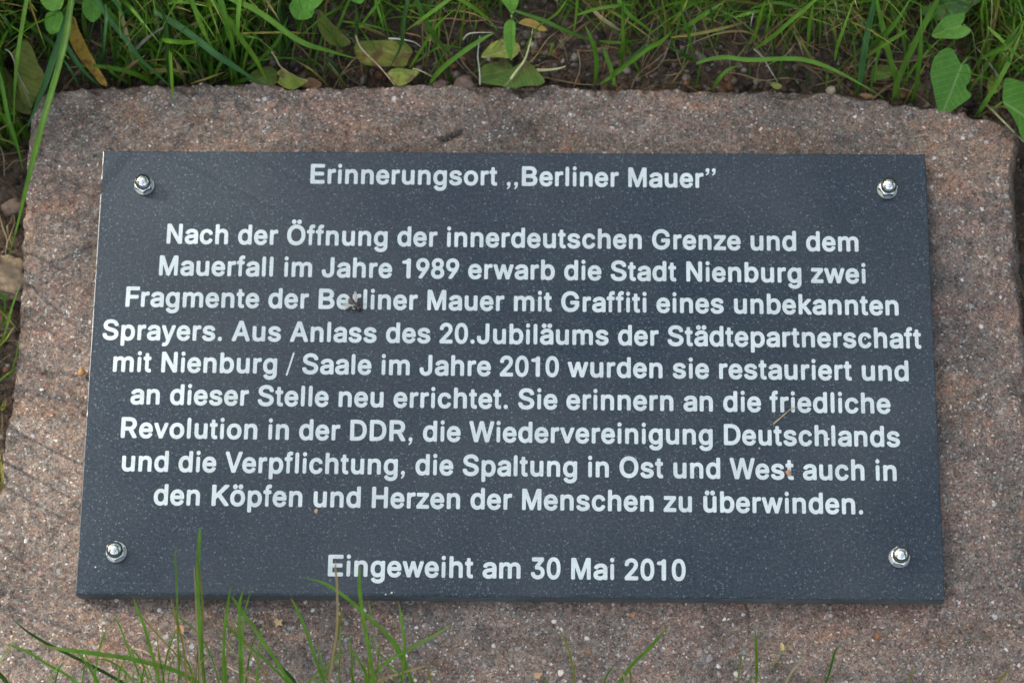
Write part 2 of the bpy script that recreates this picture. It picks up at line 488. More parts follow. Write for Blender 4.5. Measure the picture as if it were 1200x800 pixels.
    for r in range(nr - 1):
        Fc.append(np.stack([r * N + i, r * N + ip, (r + 1) * N + ip, (r + 1) * N + i], 1))
    base = nr * N
    for r in range(ns):
        A = i if r == 0 else base + (r - 1) * N + i
        B = ip if r == 0 else base + (r - 1) * N + ip
        Fc.append(np.stack([A, base + r * N + i, base + r * N + ip, B], 1))
    Fc = np.concatenate(Fc)
    me = mesh_np('stone_slab', V, Fc)
    bm = bmesh.new(); bm.from_mesh(me)
    bm.verts.ensure_lookup_table()
    bm.faces.new([bm.verts[(nr - 1) * N + k] for k in range(N)])
    bm.faces.new([bm.verts[base + (ns - 1) * N + k] for k in range(N)][::-1])
    bmesh.ops.recalc_face_normals(bm, faces=bm.faces[:])
    bm.to_mesh(me); bm.free()
    ob = link('stone_slab', me, M_STONE)
    tag(ob, 'rough split reddish grey stone slab with speckled crystals under the dark plaque', 'stone slab')
    return e
RIM = build_slab()

# ------------------------------------------------------------------ ground
def rim_dist(xy):
    """signed distance to the slab rim (negative inside), coarse"""
    r = RIM[::6]
    d = np.full(len(xy), 9.0); inside = np.zeros(len(xy), bool)
    for a, b in zip(r, np.roll(r, -1, 0)):
        ab = b - a; t = np.clip(((xy - a) @ ab) / (ab @ ab), 0, 1)
        d = np.minimum(d, np.hypot(*(xy - a - t[:, None] * ab).T))
        c = (a[1] > xy[:, 1]) != (b[1] > xy[:, 1])
        xi = a[0] + (xy[:, 1] - a[1]) / (b[1] - a[1] + 1e-12) * ab[0]
        inside ^= c & (xy[:, 0] < xi)
    return np.where(inside, -d, d)
def ground_z(xy):
    q = np.concatenate([xy, np.zeros((len(xy), 1))], 1)
    r = np.hypot(xy[:, 0], xy[:, 1])
    far = np.clip((r - 1.5) / 6, 0, 1)
    z = -0.045 + 0.010 * fbm(q * 7 + 2, 4) * (1 + far * 2) + 0.0045 * fbm(q * 45, 3, 0.6) + 0.0016 * fbm(q * 180, 3, 0.6)
    z += 0.012 * np.clip((xy[:, 1] - 0.16) / 0.1, 0, 1)
    return z
def gz(x, y): return float(ground_z(np.array([[x, y]]))[0])
def build_ground():
    inner = np.arange(-0.62, 0.6201, 0.0040)
    k = np.arange(1, 46)
    outer = 0.62 + 0.012 * (1.2 ** k - 1) / 0.2
    ax = np.concatenate([-outer[::-1], inner, outer])
    n = len(ax)
    X, Y = np.meshgrid(ax, ax)
    xy = np.stack([X.ravel(), Y.ravel()], 1)
    V = np.concatenate([xy, ground_z(xy)[:, None]], 1)
    i = np.arange(n * n).reshape(n, n)
    Fc = np.stack([i[:-1, :-1], i[:-1, 1:], i[1:, 1:], i[1:, :-1]], -1).reshape(-1, 4)
    ob = link('ground', mesh_np('ground', V, Fc), M_SOIL)
    tag(ob, 'dark damp crumbly soil around the stone slab', 'ground', kind='structure')
build_ground()

# ------------------------------------------------------------------ ribbons (grass)
class Ribbons:
    def __init__(s): s.V = []; s.F = []; s.UV = []; s.C = []; s.n = 0
    def add(s, pts, w, col, tip=0.5, roll=0.0, face=None, nseg=None, keel=0.16, shape=0):
        """pts: (k,3) world centre line from root to tip, w full width in metres"""
        m = nseg or max(8, 4 * len(pts))
        c = catmull(pts, m)
        t = np.gradient(c, axis=0); t /= np.linalg.norm(t, axis=1)[:, None] + 1e-12
        up = np.array(face if face is not None else (0, 0, 1.0))
        side = np.cross(t, up); ln = np.linalg.norm(side, axis=1)
        side[ln < 0.15] = np.array([1, 0.2, 0]); side /= np.linalg.norm(side, axis=1)[:, None]
        nrm = np.cross(side, t)
        ang = roll + np.linspace(0, 0.35, m) * (1 if roll >= 0 else -1)
        side2 = side * np.cos(ang)[:, None] + nrm * np.sin(ang)[:, None]
        nrm2 = np.cross(side2, t)
        u = np.linspace(0, 1, m)
        prof = np.minimum(1, (1 - u) * (2.6 if shape == 0 else 5.0) + 0.02) ** 0.8 * np.minimum(1, 0.55 + u * 2.5)
        hw = (0.5 * w * prof)[:, None]
        s._push(c, side2, nrm2, hw, keel, u, col, tip)
    def _push(s, c, side, nrm, hw, keel, u, col, tip):
        m = len(c)
        V = np.stack([c - side * hw, c - nrm * hw * keel * 2, c + side * hw], 1).reshape(-1, 3)
        i = np.arange(m - 1)[:, None] * 3 + s.n
        F1 = np.concatenate([i, i + 1, i + 4, i + 3], 1); F2 = np.concatenate([i + 1, i + 2, i + 5, i + 4], 1)
        s.V.append(V); s.F.append(np.concatenate([F1, F2]))
        uv = np.stack([np.tile([0, 0.5, 1.0], m), np.repeat(u, 3)], 1); s.UV.append(uv)
        s.C.append(np.tile(np.array([*col, tip]), (3 * m, 1))); s.n += 3 * m
    def build(s, name, mat, parent=None):
        V = np.concatenate(s.V); F = np.concatenate(s.F)
        if parent: V = V - np.array(parent.location)
        me = mesh_np(name, V, F)
        ca = me.color_attributes.new('tint', 'FLOAT_COLOR', 'POINT')
        ca.data.foreach_set('color', np.concatenate(s.C).astype(np.float32).ravel())
        uvl = me.uv_layers.new(name='UVMap')
        li = np.empty(len(me.loops), dtype=np.int32); me.loops.foreach_get('vertex_index', li)
        uvl.data.foreach_set('uv', np.concatenate(s.UV)[li].astype(np.float32).ravel())
        return link(name, me, mat, parent)

GREEN = [(0.098, 0.225, 0.014), (0.078, 0.195, 0.014), (0.125, 0.255, 0.018), (0.058, 0.150, 0.014)]
BLUISH = [(0.050, 0.150, 0.040), (0.058, 0.160, 0.046)]
YELL = [(0.20, 0.22, 0.035), (0.24, 0.21, 0.05)]
STRAWC = [(0.36, 0.27, 0.12), (0.42, 0.33, 0.18), (0.25, 0.17, 0.08)]
PALEC = [(0.36, 0.34, 0.27)]
def pick(k):
    base = {'g': GREEN, 'b': BLUISH, 'y': YELL, 's': STRAWC, 'p': PALEC, 'l': [(0.13, 0.275, 0.030)], 'd': [(0.030, 0.085, 0.014)]}[k]
    c = np.array(random.choice(base)); return c * random.uniform(0.85, 1.15)

# ------------------------------------------------------------------ the plaque
PW, PH, PT = 0.5, 0.2735, 0.0125
plaque = empty('memorial_plaque', (0, 0, 0))
tag(plaque, 'dark grey granite plaque with white German inscription bolted on the rough stone slab', 'plaque')
def build_panel():
    bm = bmesh.new()
    bmesh.ops.create_cube(bm, size=1)
    bmesh.ops.scale(bm, vec=(PW, PH, PT), verts=bm.verts[:])
    bmesh.ops.translate(bm, vec=(0, 0, -PT / 2), verts=bm.verts[:])
    lo = [e for e in bm.edges if all(v.co.y < 0 and v.co.z > -PT / 2 for v in e.verts)]
    bmesh.ops.bevel(bm, geom=lo, offset=0.0018, segments=2, profile=0.6, affect='EDGES')
    rest = [e for e in bm.edges if e.is_manifold and e.calc_face_angle(0) > 1.0]
    bmesh.ops.bevel(bm, geom=rest, offset=0.0004, segments=2, profile=0.6, affect='EDGES')
    # tiny knocks along the rim
    bmesh.ops.subdivide_edges(bm, edges=[e for e in bm.edges if e.calc_length() > 0.1], cuts=160, use_grid_fill=False)
    for v in bm.verts:
        n = pn(np.array([[v.co.x * 60, v.co.y * 60, v.co.z * 60]]))[0]
        v.co += Vector((0, 0, -1)) * max(0, n - 0.25) * 0.0006 if abs(v.co.z) < 0.0006 and (abs(v.co.x) > PW / 2 - 0.0012 or abs(v.co.y) > PH / 2 - 0.0012) else Vector()
    me = bpy.data.meshes.new('panel'); bm.to_mesh(me); bm.free()
    o = link('panel', me, [M_PLAQ, M_EDGE], plaque, smooth=False)
    for f in me.polygons:
        if f.normal.z < 0.3: f.material_index = 1
    return o
build_panel()

